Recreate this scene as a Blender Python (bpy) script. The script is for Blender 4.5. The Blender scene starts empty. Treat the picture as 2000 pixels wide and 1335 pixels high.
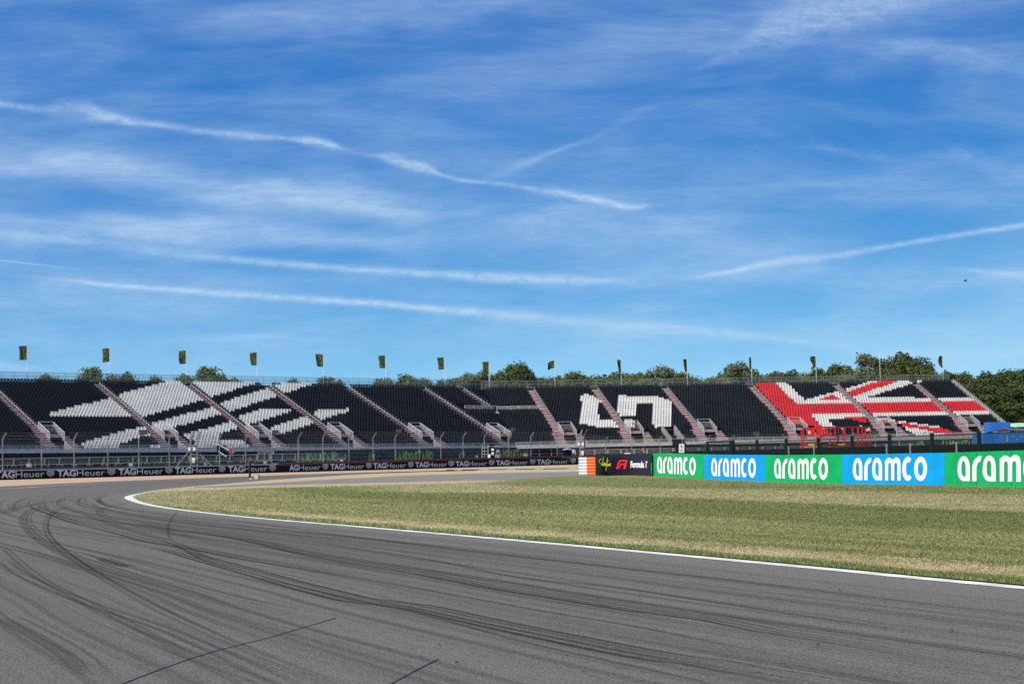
import bpy, bmesh, math, random
import numpy as np
from mathutils import Vector, Matrix

# ------------------------------------------------------------------ camera, sky, sun, exposure
SC = bpy.context.scene
COL = SC.collection
F = 3900.0; CXI = 1000.0; CYI = 667.5; H = 1.35          # focal length and centre in photo pixels, eye height
TH = math.atan(225.5 / F); AL = math.atan(0.020)
_r0 = np.array([1, 0, 0.]); _u0 = np.array([0, -math.sin(TH), math.cos(TH)]); _w = np.array([0, math.cos(TH), math.sin(TH)])
_U = math.cos(AL) * _u0 + math.sin(AL) * _r0
_R = math.cos(AL) * _r0 - math.sin(AL) * _u0
CAMP = np.array([0, 0, H])
cd = bpy.data.cameras.new('camera'); cam = bpy.data.objects.new('camera', cd); COL.objects.link(cam)
cd.sensor_width = 36.0; cd.lens = F / 2000.0 * 36.0; cd.clip_start = 0.1; cd.clip_end = 20000
cam.matrix_world = Matrix(((_R[0], _U[0], -_w[0], 0), (_R[1], _U[1], -_w[1], 0), (_R[2], _U[2], -_w[2], H), (0, 0, 0, 1)))
SC.camera = cam
SC.view_settings.view_transform = 'Standard'; SC.view_settings.look = 'None'
SC.view_settings.exposure = 0.0; SC.view_settings.gamma = 1.0
SC.render.resolution_x = 1024; SC.render.resolution_y = 683
SC.cycles.max_bounces = 6; SC.cycles.transparent_max_bounces = 24; SC.cycles.use_denoising = False

def ray(x, y): return _w + _R * (x - CXI) / F - _U * (y - CYI) / F
def onz(x, y, z=0.): d = ray(x, y); return CAMP + d * ((z - H) / d[2])
def onY(x, y, Y): d = ray(x, y); return CAMP + d * (Y / d[1])
def proj(P):
    d = np.asarray(P, float) - CAMP; z = d @ _w
    return np.stack([CXI + F * (d @ _R) / z, CYI - F * (d @ _U) / z], -1)
def G(x, y): p = onz(x, y); return (p[0], p[1])

SUN_EL = math.radians(45); SUN_DIR = np.array([-0.76, -0.65]); SUN_DIR /= np.linalg.norm(SUN_DIR)
sdir = Vector((SUN_DIR[0] * math.cos(SUN_EL), SUN_DIR[1] * math.cos(SUN_EL), math.sin(SUN_EL)))
sl = bpy.data.lights.new('sun', 'SUN'); sl.energy = 4.8; sl.angle = math.radians(0.53); sl.color = (1.0, 0.93, 0.83)
so = bpy.data.objects.new('sun', sl); COL.objects.link(so); so.rotation_euler = sdir.to_track_quat('Z', 'Y').to_euler()

# ---- world: Nishita sky plus high cirrus and condensation trails placed by direction
wd = bpy.data.worlds.new("World"); SC.world = wd; wd.use_nodes = True
NT = wd.node_tree; NT.nodes.clear()
def N(t, **k):
    n = NT.nodes.new(t)
    for a, b in k.items(): setattr(n, a, b)
    return n
def lk(a, b): NT.links.new(a, b)
def M(op, a, b=None, c=None, clamp=False):
    n = N('ShaderNodeMath', operation=op); n.use_clamp = clamp
    for i, v in enumerate((a, b, c)):
        if v is None: continue
        if isinstance(v, (int, float)): n.inputs[i].default_value = v
        else: lk(v, n.inputs[i])
    return n.outputs[0]
tc = N('ShaderNodeTexCoord'); sp = N('ShaderNodeSeparateXYZ'); lk(tc.outputs['Generated'], sp.inputs[0])
X_, Y_, Z_ = sp.outputs
zup = M('MAXIMUM', Z_, 0.0)
elv = M('ADD', M('MULTIPLY', zup, 2.6), 0.115)
cmb = N('ShaderNodeCombineXYZ'); lk(X_, cmb.inputs[0]); lk(Y_, cmb.inputs[1]); lk(elv, cmb.inputs[2])
nrm = N('ShaderNodeVectorMath', operation='NORMALIZE'); lk(cmb.outputs[0], nrm.inputs[0])
sky = N('ShaderNodeTexSky', sky_type='NISHITA'); sky.sun_disc = False
sky.sun_elevation = SUN_EL; sky.sun_rotation = math.atan2(SUN_DIR[0], SUN_DIR[1])
sky.air_density = 1.0; sky.dust_density = 0.35; sky.ozone_density = 3.0; sky.altitude = 0
lk(nrm.outputs[0], sky.inputs['Vector'])
yc = M('MAXIMUM', Y_, 0.05)
S_ = M('DIVIDE', X_, yc); T_ = M('DIVIDE', Z_, yc)
S0, S1, TM = -0.32, 0.32, 0.32
s01 = M('DIVIDE', M('SUBTRACT', S_, S0), S1 - S0, clamp=True)
def curve(pts, scale):
    n = N('ShaderNodeFloatCurve'); c = n.mapping.curves[0]
    pts = sorted(pts)
    while len(c.points) < len(pts): c.points.new(0.5, 0.5)
    for p, (a, b) in zip(c.points, pts): p.location = (a, min(max(b / scale, 0), 1)); p.handle_type = 'AUTO'
    n.mapping.extend = 'HORIZONTAL'; n.mapping.update(); lk(s01, n.inputs['Value']); return M('MULTIPLY', n.outputs[0], scale)
stv = N('ShaderNodeCombineXYZ'); lk(S_, stv.inputs[0]); lk(T_, stv.inputs[1])
def noise(sx, sy, rot, sc, det=5, rough=0.6, dist=0.0, w=0.0):
    mp = N('ShaderNodeMapping'); mp.vector_type = 'POINT'; mp.inputs['Rotation'].default_value = (0, 0, rot); mp.inputs['Scale'].default_value = (sx, sy, 1)
    mp.inputs['Location'].default_value = (w, w * 1.7, w * .3)
    lk(stv.outputs[0], mp.inputs[0]); n = N('ShaderNodeTexNoise'); n.inputs['Scale'].default_value = sc
    n.inputs['Detail'].default_value = det; n.inputs['Roughness'].default_value = rough; n.inputs['Distortion'].default_value = dist
    lk(mp.outputs[0], n.inputs['Vector']); return n.outputs[0]
wig = M('MULTIPLY', M('SUBTRACT', noise(1, 1, 0, 30, 4, .6), 0.5), 0.0045)
puff = noise(1, 1.6, 0.1, 110, 5, .68, .6)
rip = noise(1, 2.6, -0.25, 75, 6, .74, 0.8, 3.0)
wisp = noise(1, 4.6, -0.05, 8, 6, .55, 0.5, 5.0)
wisp2 = noise(1, 3.6, 0.36, 7, 6, .54, 0.5, 9.0)
def feature(pts, nz, lo, hi, wgl=1.0):
    f, w, I = [], [], []
    for px, py, wd_, it in pts:
        d = ray(px, py); a = (d[0] / d[1] - S0) / (S1 - S0)
        f.append((a, d[2] / d[1])); w.append((a, wd_ * (.80 if wd_ < 16 else 1.0) / F)); I.append((a, it))
    cf = curve(f, TM); cw = curve(w, 0.02); ci = curve(I, 1.0)
    dd = M('DIVIDE', M('ADD', M('SUBTRACT', T_, cf), M('MULTIPLY', wig, wgl)), M('MAXIMUM', cw, 0.0004))
    g = M('EXPONENT', M('MULTIPLY', M('MULTIPLY', dd, dd), -0.85))
    mr = N('ShaderNodeMapRange'); lk(nz, mr.inputs[0]); mr.inputs[1].default_value = lo; mr.inputs[2].default_value = hi; mr.inputs[3].default_value = 0.25; mr.inputs[4].default_value = 1.0
    return M('MULTIPLY', M('MULTIPLY', g, ci), mr.outputs[0])
FE = [
 ([(0,203,9,.5),(60,212,8,.5),(150,212,16,.35),(200,228,14,.75),(300,243,8,.6),(400,256,8,.55),(500,266,8,.6),(560,270,6,.5),(620,278,11,.85),(655,286,8,.8),(690,297,6,.2),(740,305,9,.35),(800,322,13,.8),(840,333,11,.75),(870,345,5,.5),(1000,363,5,.4),(1100,379,8,.6),(1180,394,8,.75),(1240,405,6,.7),(1275,402,6,.2),(1330,412,5,0)], puff, .25, .6, .7),
 ([(0,460,12,.55),(150,470,10,.5),(220,480,14,.25),(300,492,10,.4),(400,500,9,.5),(550,515,9,.6),(700,526,8,.6),(850,534,9,.7),(950,541,12,.8),(1100,546,12,.65),(1200,549,6,.4),(1235,553,6,.05),(1270,556,5,0)], puff, .2, .55, .5),
 ([(40,541,4,0),(130,546,5,.2),(200,555,5,.6),(350,566,7,.65),(500,578,8,.65),(700,590,8,.85),(850,603,8,.85),(1000,615,12,.5),(1150,630,12,.4),(1350,645,12,.5),(1500,657,10,.5),(1620,675,8,.2),(1700,690,8,0)], puff, .2, .55, .4),
 ([(1270,558,3,0),(1330,547,4,.14),(1420,531,6,.5),(1500,515,8,.65),(1650,496,7,.55),(1800,470,6,.6),(1900,455,6,.6),(2000,440,6,.7),(2200,410,6,.7)], puff, .2, .55, .3),
 ([(1330,142,6,0),(1380,128,9,.2),(1450,92,22,.4),(1550,48,34,.62),(1650,20,38,.62),(1800,-22,40,.5),(1950,-60,40,.4)], rip, .34, .64, 1.2),
 ([(930,352,14,0),(1000,330,12,.22),(1060,305,7,.3),(1110,287,5,.22),(1160,270,10,.12),(1300,190,14,.12),(1400,150,12,0)], wisp2, .3, .6, .5),
 ([(-60,500,2,.45),(0,508,2,.4),(120,522,2,.2),(160,528,2,0)], puff, .2, .5, .1),
 ([(1830,520,4,0),(1900,528,5,.3),(1960,535,8,.45),(2000,541,10,.4),(2100,560,10,.3)], puff, .2, .55, .5),
 ([(-80,318,34,.75),(0,320,34,.75),(150,322,32,.7),(250,340,34,.65),(400,366,28,.9),(550,378,26,.95),(700,393,32,.9),(820,415,30,.6),(900,420,22,.15),(1010,440,20,0)], wisp, .3, .62, 2.0),
 ([(-80,425,38,.65),(0,430,38,.65),(250,450,36,.6),(450,455,30,.55),(600,466,20,.65),(750,472,18,.55),(1000,455,36,.22),(1200,450,28,.28),(1330,455,28,.34),(1450,475,34,.3),(1620,500,30,0)], wisp, .3, .62, 2.0),
 ([(1560,285,10,0),(1650,298,10,.22),(1760,308,14,.15),(1900,308,18,.28),(1960,338,22,.32),(2050,345,24,.3)], rip, .35, .65, 2.0),
 ([(1680,105,20,0),(1830,100,24,.2),(1950,118,24,.26),(2100,140,24,.25)], rip, .38, .66, 2.0),
 ([(1330,400,30,0),(1420,378,42,.26),(1500,372,36,.16),(1600,350,30,0)], wisp2, .3, .62, 2.0),
 ([(1100,660,30,0),(1500,640,40,.2),(1800,640,48,.3),(2100,610,60,.38)], wisp, .3, .6, 1.0),
 ([(1500,545,20,0),(1700,560,24,.14),(1850,555,28,.28),(2100,560,40,.3)], wisp, .3, .6, 1.0),
 ([(-100,708,12,.6),(0,712,10,.5),(50,718,9,.35),(110,722,8,0)], puff, .2, .6, 1.0),
 ([(440,660,8,0),(520,658,6,.22),(600,661,5,.1),(700,668,5,0)], wisp, .3, .6, .5),
]
acc = None
for pts, nz, lo, hi, wg in FE:
    v = feature(pts, nz, lo, hi, wg)
    acc = v if acc is None else M('SUBTRACT', M('ADD', acc, v), M('MULTIPLY', acc, v))
def band(nz, a, b, k):
    mr = N('ShaderNodeMapRange'); mr.interpolation_type = 'SMOOTHSTEP'; lk(nz, mr.inputs[0]); mr.inputs[1].default_value = a; mr.inputs[2].default_value = b
    return M('MULTIPLY', mr.outputs[0], k)
back = M('ADD', band(wisp, .36, .80, .22), band(wisp2, .36, .80, .20))
cloud = M('ADD', M('MULTIPLY', acc, 0.68), back, clamp=True)
front = M('GREATER_THAN', Y_, 0.06)
fil = noise(1, 7.0, -0.06, 60, 5, .7, .4, 2.0); fil2 = noise(1, 5.0, 0.3, 40, 5, .7, .4, 12.0)
cloud = M('MULTIPLY', cloud, M('ADD', M('MULTIPLY', M('ADD', fil, fil2), .9), .12), clamp=True)
cloud = M('MULTIPLY', cloud, front)
vz = N('ShaderNodeMapRange'); vz.interpolation_type = 'SMOOTHSTEP'; lk(Z_, vz.inputs[0]); vz.inputs[1].default_value = .26; vz.inputs[2].default_value = .65; vz.inputs[4].default_value = .5  # pale veil over the unseen upper sky, added to make skylight less blue
bh = N('ShaderNodeMapRange'); bh.interpolation_type = 'SMOOTHSTEP'; lk(Y_, bh.inputs[0]); bh.inputs[1].default_value = .25; bh.inputs[2].default_value = -.3; bh.inputs[4].default_value = .35
cloud = M('MAXIMUM', cloud, M('MAXIMUM', vz.outputs[0], bh.outputs[0]))
sc_ = N('ShaderNodeSeparateColor'); lk(sky.outputs[0], sc_.inputs[0]); cc_ = N('ShaderNodeCombineColor')
for i, (e_, k_) in enumerate(((2.3, 8.8), (1.38, 2.56), (0.67, 1.33))):
    lk(M('MULTIPLY', M('POWER', M('MULTIPLY', sc_.outputs[i], 0.1), e_), k_ * 10), cc_.inputs[i])
mx = N('ShaderNodeMix', data_type='RGBA'); lk(cloud, mx.inputs['Factor']); lk(cc_.outputs[0], mx.inputs[6]); mx.inputs[7].default_value = (5.9, 7.7, 9.5, 1)
bg = N('ShaderNodeBackground'); lk(mx.outputs[2], bg.inputs['Color']); bg.inputs['Strength'].default_value = 0.1
wo = N('ShaderNodeOutputWorld'); lk(bg.outputs[0], wo.inputs['Surface'])
# ------------------------------------------------------------------ helpers
rnd = random.Random(7)
def tag(o, label=None, cat=None, group=None, kind=None):
    if label: o['label'] = label
    if cat: o['category'] = cat
    if group: o['group'] = group
    if kind: o['kind'] = kind
    return o
def empty(name, loc=(0, 0, 0), rz=0.0):
    o = bpy.data.objects.new(name, None); COL.objects.link(o); o.location = loc; o.rotation_euler = (0, 0, rz); o.empty_display_size = 0.3
    return o
def link(name, me, mats, parent=None):
    o = bpy.data.objects.new(name, me); COL.objects.link(o)
    for m in (mats if isinstance(mats, (list, tuple)) else [mats]): me.materials.append(m)
    if parent is not None: o.parent = parent
    return o
def copy_tree(o, parent=None):
    c = o.copy(); COL.objects.link(c)
    if parent is not None: c.parent = parent
    for ch in list(o.children): copy_tree(ch, c)
    return c
class MB:
    def __init__(s): s.v = []; s.f = []; s.m = []
    def add(s, vs, fs, mi=0):
        b = len(s.v); s.v += [tuple(map(float, p)) for p in vs]
        for f in fs: s.f.append(tuple(i + b for i in f)); s.m.append(mi)
    def obox(s, o, a, b, c, mi=0):      # box from corner o along vectors a, b, c
        o, a, b, c = (np.asarray(q, float) for q in (o, a, b, c))
        P = [o, o + a, o + a + b, o + b, o + c, o + a + c, o + a + b + c, o + b + c]
        s.add(P, [(0, 3, 2, 1), (4, 5, 6, 7), (0, 1, 5, 4), (1, 2, 6, 5), (2, 3, 7, 6), (3, 0, 4, 7)], mi)
    def box(s, x0, x1, y0, y1, z0, z1, mi=0): s.obox((x0, y0, z0), (x1 - x0, 0, 0), (0, y1 - y0, 0), (0, 0, z1 - z0), mi)
    def tube(s, p, q, r, n=6, mi=0, r2=None):
        p = np.asarray(p, float); q = np.asarray(q, float); d = q - p; L = np.linalg.norm(d)
        if L < 1e-6: return
        d /= L; a = np.cross(d, (0, 0, 1) if abs(d[2]) < .9 else (1, 0, 0)); a /= np.linalg.norm(a); b = np.cross(d, a)
        r2 = r if r2 is None else r2; V = []
        for k in range(n):
            t = 2 * math.pi * k / n; e = math.cos(t) * a + math.sin(t) * b
            V.append(p + r * e)
        for k in range(n):
            t = 2 * math.pi * k / n; e = math.cos(t) * a + math.sin(t) * b
            V.append(q + r2 * e)
        s.add(V, [(k, (k + 1) % n, n + (k + 1) % n, n + k) for k in range(n)] + [tuple(range(n))[::-1], tuple(range(n, 2 * n))], mi)
    def path(s, P, r, n=6, mi=0):
        for a, b in zip(P[:-1], P[1:]): s.tube(a, b, r, n, mi)
    def quad(s, a, b, c, d, mi=0): s.add([a, b, c, d], [(0, 1, 2, 3)], mi)
    def build(s, name, mats, parent=None, smooth=False):
        me = bpy.data.meshes.new(name); me.from_pydata(s.v, [], s.f)
        if any(s.m): me.polygons.foreach_set('material_index', s.m)
        if smooth: me.polygons.foreach_set('use_smooth', [True] * len(s.f))
        me.update(); return link(name, me, mats, parent)
def mesh_np(name, V, Fq, mats, parent=None, mi=None, attrs=None, uv=None):
    me = bpy.data.meshes.new(name); nv = len(V); nf = len(Fq); k = Fq.shape[1]
    me.vertices.add(nv); me.vertices.foreach_set('co', np.asarray(V, np.float32).ravel())
    me.loops.add(nf * k); me.loops.foreach_set('vertex_index', np.asarray(Fq, np.int32).ravel())
    me.polygons.add(nf); me.polygons.foreach_set('loop_start', np.arange(0, nf * k, k, dtype=np.int32))
    try: me.polygons.foreach_set('loop_total', np.full(nf, k, dtype=np.int32))
    except Exception: pass
    if mi is not None: me.polygons.foreach_set('material_index', np.asarray(mi, np.int32))
    for nme, dom, val in (attrs or []):
        a = me.attributes.new(nme, 'FLOAT', dom); a.data.foreach_set('value', np.asarray(val, np.float32))
    if uv is not None:
        l = me.uv_layers.new(name='UVMap'); l.data.foreach_set('uv', np.asarray(uv, np.float32)[np.asarray(Fq).ravel()].ravel())
    me.update(calc_edges=True); me.validate()
    return link(name, me, mats, parent)

def mat(name, col, rough=0.6, metal=0.0, var=0.0, vs=3.0, col2=None, bump=0.0, bs=20.0, spec=0.5, coat=0.0, stretch=(1, 1, 1), detail=4):
    m = bpy.data.materials.new(name); m.use_nodes = True; nt = m.node_tree; b = nt.nodes['Principled BSDF']
    b.inputs['Base Color'].default_value = (*col, 1); b.inputs['Roughness'].default_value = rough; b.inputs['Metallic'].default_value = metal
    b.inputs['Specular IOR Level'].default_value = spec; b.inputs['Coat Weight'].default_value = coat
    if var or col2 or bump:
        t = nt.nodes.new('ShaderNodeTexCoord'); mp = nt.nodes.new('ShaderNodeMapping'); mp.inputs['Scale'].default_value = stretch
        nt.links.new(t.outputs['Object'], mp.inputs[0])
        n = nt.nodes.new('ShaderNodeTexNoise'); n.inputs['Scale'].default_value = vs; n.inputs['Detail'].default_value = detail; nt.links.new(mp.outputs[0], n.inputs['Vector'])
        if var or col2:
            r = nt.nodes.new('ShaderNodeMix'); r.data_type = 'RGBA'
            c2 = col2 or tuple(c * (1 - var) for c in col)
            mr = nt.nodes.new('ShaderNodeMapRange'); mr.inputs[1].default_value = .38; mr.inputs[2].default_value = .62; nt.links.new(n.outputs[0], mr.inputs[0])
            nt.links.new(mr.outputs[0], r.inputs[0]); r.inputs[6].default_value = (*col, 1); r.inputs[7].default_value = (*c2, 1); nt.links.new(r.outputs[2], b.inputs['Base Color'])
        if bump:
            n2 = nt.nodes.new('ShaderNodeTexNoise'); n2.inputs['Scale'].default_value = bs; n2.inputs['Detail'].default_value = 6; nt.links.new(mp.outputs[0], n2.inputs['Vector'])
            bp = nt.nodes.new('ShaderNodeBump'); bp.inputs['Strength'].default_value = bump; bp.inputs['Distance'].default_value = 0.03; nt.links.new(n2.outputs[0], bp.inputs['Height']); nt.links.new(bp.outputs[0], b.inputs['Normal'])
    return m
def see_through(m, alpha):              # a woven net: part of it is holes
    b = m.node_tree.nodes['Principled BSDF']; b.inputs['Alpha'].default_value = alpha
    return m
MT = dict(
 seat_black=mat('seat_black', (.006, .008, .015), .55, var=.4, vs=.25, spec=.2),
 seat_white=mat('seat_white', (.70, .675, .62), .45, var=.14, vs=.35, spec=.3),
 seat_red=mat('seat_red', (.66, .012, .018), .4, var=.22, vs=.3),
 galv=mat('galvanised', (.42, .41, .40), .5, .25, var=.3, vs=2),
 galv_l=mat('galvanised_light', (.62, .59, .56), .5, .1, var=.2, vs=2),
 steel_d=mat('dark_steel', (.05, .053, .06), .6, .3, var=.3),
 seat_bracket=mat('seat_bracket', (.25, .26, .29), .5, .3, var=.5, vs=1.5),
 deck=mat('deck_grey', (.035, .036, .038), .9, spec=.1, var=.3, vs=1.5),
 tread=mat('stair_tread', (.60, .56, .56), .6, var=.2, vs=1.2),
 riser=mat('stair_riser', (.30, .075, .07), .7, var=.45, vs=1.0, col2=(.36, .15, .14)),
 black=mat('black_cloth', (.006, .007, .009), .85, var=.4, vs=.4, spec=.15, bump=.3, bs=1.2),
 shade_grey=mat('understage_shade_grey', (.018, .020, .023), .9, var=.5, vs=.3, spec=.15),
 white=mat('white_paint', (.78, .78, .76), .45, var=.08, vs=1.5),
 line=mat('line_paint', (.84, .80, .72), .6, vs=2.2, detail=8, col2=(.56, .53, .48)),
 bank=mat('bank_ground', (.018, .017, .015), .95, var=.4, vs=.5, spec=.1),
 tagblk=mat('gloss_black_board', (.004, .004, .005), .6, var=.3, vs=.5, spec=.12),
 tagtxt=mat('silver_lettering', (.56, .54, .62), .5),
 redtop=mat('dark_red_capping', (.14, .006, .010), .6, var=.4, vs=1),
 black2=mat('black_sheet', (.006, .008, .016), .42, var=.3, vs=.6, spec=.25, bump=.25, bs=1.5),
 green=mat('board_green', (.002, .42, .115), .55, spec=.2, var=.12, vs=1.2, bump=.15, bs=3),
 blue=mat('board_blue', (.001, .33, .74), .55, spec=.2, var=.1, vs=1.2, bump=.15, bs=3),
 wtxt=mat('white_lettering', (.86, .86, .86), .5),
 rtxt=mat('red_logo', (.80, .010, .030), .5),
 ytxt=mat('yellow_green_script', (.55, .62, .02), .5),
 gtxt=mat('green_graffiti', (.30, .54, .09), .6, var=.4, vs=2),
 shieldg=mat('shield_green', (.02, .12, .08), .5), shieldr=mat('shield_red', (.38, .02, .06), .5), shieldb=mat('shield_rim', (.33, .35, .38), .5),
 orange=mat('orange_plastic', (1.0, .15, .02), .45, var=.15, vs=2), wplastic=mat('white_plastic', (.76, .76, .80), .45, var=.12, vs=2),
 kerbw=mat('kerb_pale', (.20, .22, .26), .6, var=.5, vs=1.5),
 kerbb=mat('kerb_dark_blue', (.012, .016, .035), .6, var=.3), kerbr=mat('kerb_red', (.42, .07, .05), .7, var=.3, vs=2),
 post=mat('fence_post', (.30, .29, .27), .55, .3, var=.4, vs=.8), postd=mat('weathered_post', (.055, .048, .04), .7, var=.5, vs=.8),
 wire=mat('wire', (.16, .16, .16), .5, .5),
 gpost=mat('green_post', (.005, .018, .014), .6, spec=.2), gmesh=mat('green_mesh', (.006, .028, .02), .6),
 lred=mat('lift_red', (.62, .012, .010), .4, var=.25, vs=2), ldred=mat('lift_dark_red', (.16, .006, .01), .5, var=.4, vs=2),
 lblue=mat('lift_blue', (.015, .15, .50), .4, var=.3, vs=1.4), lgrey=mat('lift_grey', (.12, .13, .15), .5, .2), rubber=mat('rubber', (.012, .012, .012), .8),
 yellow=mat('yellow_plate', (.62, .52, .04), .5), purple=mat('purple_grey_canvas', (.20, .18, .27), .7, var=.2), bluegrey=mat('blue_grey_box', (.17, .21, .31), .5, var=.3, vs=4),
 pale=mat('pale_green_panel', (.42, .72, .58), .5),
 skin=mat('skin', (.42, .22, .15), .5), cloth_b=mat('black_clothing', (.012, .012, .015), .85, var=.4, vs=6), cloth_r=mat('red_clothing', (.55, .03, .03), .8, var=.3, vs=6),
 cloth_w=mat('white_clothing', (.7, .7, .72), .8, var=.2, vs=6), cloth_o=mat('orange_red_vest', (.32, .05, .035), .8, var=.4, vs=8), hair=mat('brown_hair', (.10, .035, .02), .8),
 cap=mat('pale_blue_cap', (.38, .58, .66), .7), trouser=mat('dark_trousers', (.02, .022, .03), .85),
 bark=mat('bark', (.055, .042, .03), .9, var=.4, vs=4, bump=.5, bs=8),
)
MT['net'] = see_through(mat('grey_netting', (.19, .23, .21), .8, var=.3, vs=.4, spec=.1), .25)
MT['gnet'] = see_through(mat('green_netting', (.005, .020, .016), .8, spec=.1), .38)
MT['panel'] = see_through(mat('pale_mesh_panel', (.44, .44, .50), .7, var=.25, vs=1.5, spec=.1), .45)
MT['fnet'] = see_through(mat('fence_netting', (.10, .11, .12), .6), .10)

# ------------------------------------------------------------------ ground, track, grass
def catmull(P, step):
    P = [np.array(p, float) for p in P]; P = [2 * P[0] - P[1]] + P + [2 * P[-1] - P[-2]]; out = []
    for i in range(1, len(P) - 2):
        a, b, c, d = P[i - 1:i + 3]; n = max(2, int(np.linalg.norm(c - b) / step))
        for k in range(n):
            t = k / n; out.append(.5 * (2 * b + (c - a) * t + (2 * a - 5 * b + 4 * c - d) * t * t + (3 * b - a - 3 * c + d) * t ** 3))
    out.append(P[-2]); return np.array(out)
INNER_PX = [(2000,1147.5),(1650,1114),(1300,1081.5),(1000,1054),(700,1028),(490,1010),(350,994.5),(285,983.5),(257,973),(259,968),(280,963),(315,956.7),(375,950),(450,943.8),(525,937.5),(600,932.5),(697,926.5),(760,923.5),(850,920.6),(930,918.6)]
inner = catmull([(46, -70), (20, -16), (9.5, 8)] + [G(*p) for p in INNER_PX] + [(0, 330), (14, 420)], 1.2)
def ribbon_pts(P):
    d = np.gradient(P, axis=0); d /= np.linalg.norm(d, axis=1)[:, None]; return np.stack([-d[:, 1], d[:, 0]], 1)
nin = ribbon_pts(inner)                                  # points to the outside of the bend
arc = np.concatenate([[0], np.cumsum(np.linalg.norm(np.diff(inner, axis=0), axis=1))])
def strip(name, P, nrmv, offs, z, m, parent=None, arcs=None, kind=None):
    K = len(offs); V = []; UVs = []
    if arcs is None: arcs = np.concatenate([[0], np.cumsum(np.linalg.norm(np.diff(P, axis=0), axis=1))])
    for i in range(len(P)):
        for o_ in offs:
            ov = o_[i] if hasattr(o_, '__len__') else o_
            V.append((P[i][0] + nrmv[i][0] * ov, P[i][1] + nrmv[i][1] * ov, z)); UVs.append((arcs[i], ov))
    Fq = [(i * K + j, i * K + j + 1, (i + 1) * K + j + 1, (i + 1) * K + j) for i in range(len(P) - 1) for j in range(K - 1)]
    ob = mesh_np(name, np.array(V), np.array(Fq), m, parent, uv=np.array(UVs))
    if kind: ob['kind'] = kind
    return ob
gm = mat('far_field', (.10, .10, .045), .95, var=.4, vs=.02)
g = MB(); g.quad((-3000, -800, -.03), (3000, -800, -.03), (3000, 6000, -.03), (-3000, 6000, -.03)); tag(g.build('ground', gm), kind='structure')

# asphalt
am = bpy.data.materials.new('asphalt'); am.use_nodes = True; nt = am.node_tree; bs_ = nt.nodes['Principled BSDF']
def AN(t, **k):
    n = nt.nodes.new(t)
    for a, b in k.items(): setattr(n, a, b)
    return n
def ANoise(vec, sc, det=4, rough=.6, dist=0.):
    n = AN('ShaderNodeTexNoise'); n.inputs['Scale'].default_value = sc; n.inputs['Detail'].default_value = det; n.inputs['Roughness'].default_value = rough; n.inputs['Distortion'].default_value = dist
    nt.links.new(vec, n.inputs['Vector']); return n.outputs[0]
def AR(v, a, b, c=0., d=1.):
    n = AN('ShaderNodeMapRange'); nt.links.new(v, n.inputs[0])
    for i, q in enumerate((a, b, c, d)): n.inputs[i + 1].default_value = q
    return n.outputs[0]
def AM(op, a, b):
    n = AN('ShaderNodeMath', operation=op)
    for i, v in enumerate((a, b)):
        if isinstance(v, (int, float)): n.inputs[i].default_value = v
        else: nt.links.new(v, n.inputs[i])
    return n.outputs[0]
def AMix(f, a, b, bt='MIX'):
    n = AN('ShaderNodeMix', data_type='RGBA', blend_type=bt)
    for i, v in ((0, f), (6, a), (7, b)):
        if isinstance(v, tuple): n.inputs[i].default_value = (*v, 1)
        elif isinstance(v, (int, float)): n.inputs[i].default_value = v
        else: nt.links.new(v, n.inputs[i])
    return n.outputs[2]
def AMap(vec, s, loc=(0, 0, 0)):
    n = AN('ShaderNodeMapping'); n.inputs['Scale'].default_value = s; n.inputs['Location'].default_value = loc; nt.links.new(vec, n.inputs[0]); return n.outputs[0]
t_ = AN('ShaderNodeTexCoord'); uv_ = t_.outputs['UV']; ob_ = t_.outputs['Object']
sx = AN('ShaderNodeSeparateXYZ'); nt.links.new(uv_, sx.inputs[0]); vv = sx.outputs[1]
c0 = AMix(AR(vv, 1.0, 9.0), (.170, .143, .121), (.100, .088, .083))
c0 = AMix(AR(ANoise(ob_, .35, 3), .35, .65, 0, .35), c0, (.112, .096, .086))
st1 = ANoise(AMap(uv_, (.010, 1.1, 1)), 1.0, 6, .62, .15)
st2 = ANoise(AMap(uv_, (.022, 4.2, 1), (3, 7, 0)), 1.0, 5, .7, .1)
st3 = ANoise(AMap(uv_, (.05, 11, 1), (13, 2, 0)), 1.0, 3, .6)
st4 = ANoise(AMap(uv_, (.035, 24, 1), (5, 31, 0)), 1.0, 2, .5)
lane = AM('MULTIPLY', AR(vv, .4, 2.2), AR(vv, 18., 12.))
s = AM('MULTIPLY', AM('ADD', AM('ADD', AR(st1, .44, .66, 0, .62), AR(st2, .50, .62, 0, .55)), AM('ADD', AR(st3, .54, .64, 0, .40), AR(st4, .55, .62, 0, .40))), lane)
c1 = AMix(s, c0, (.036, .033, .032))
fine = ANoise(ob_, 55, 3, .8); fine2 = ANoise(ob_, 18, 3, .8)
c2_ = AMix(AR(fine, .34, .66), AMix(.80, c1, (.010, .010, .010)), AMix(.42, c1, (.46, .42, .37)))
med = ANoise(ob_, 7, 4, .75)
c2_ = AMix(AR(med, .54, .72, 0, .25), c2_, (.26, .23, .20)); c2_ = AMix(AR(med, .46, .30, 0, .35), c2_, (.022, .021, .021))
c2_ = AMix(AR(fine2, .60, .68, 0, .40), c2_, (.35, .34, .32))
c2_ = AMix(AR(fine2, .40, .30, 0, .35), c2_, (.02, .02, .02))
nt.links.new(c2_, bs_.inputs['Base Color']); bs_.inputs['Roughness'].default_value = .95; bs_.inputs['Specular IOR Level'].default_value = .03
bp_ = AN('ShaderNodeBump'); bp_.inputs['Strength'].default_value = .5; bp_.inputs['Distance'].default_value = .01; nt.links.new(fine, bp_.inputs['Height']); nt.links.new(bp_.outputs[0], bs_.inputs['Normal'])
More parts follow.
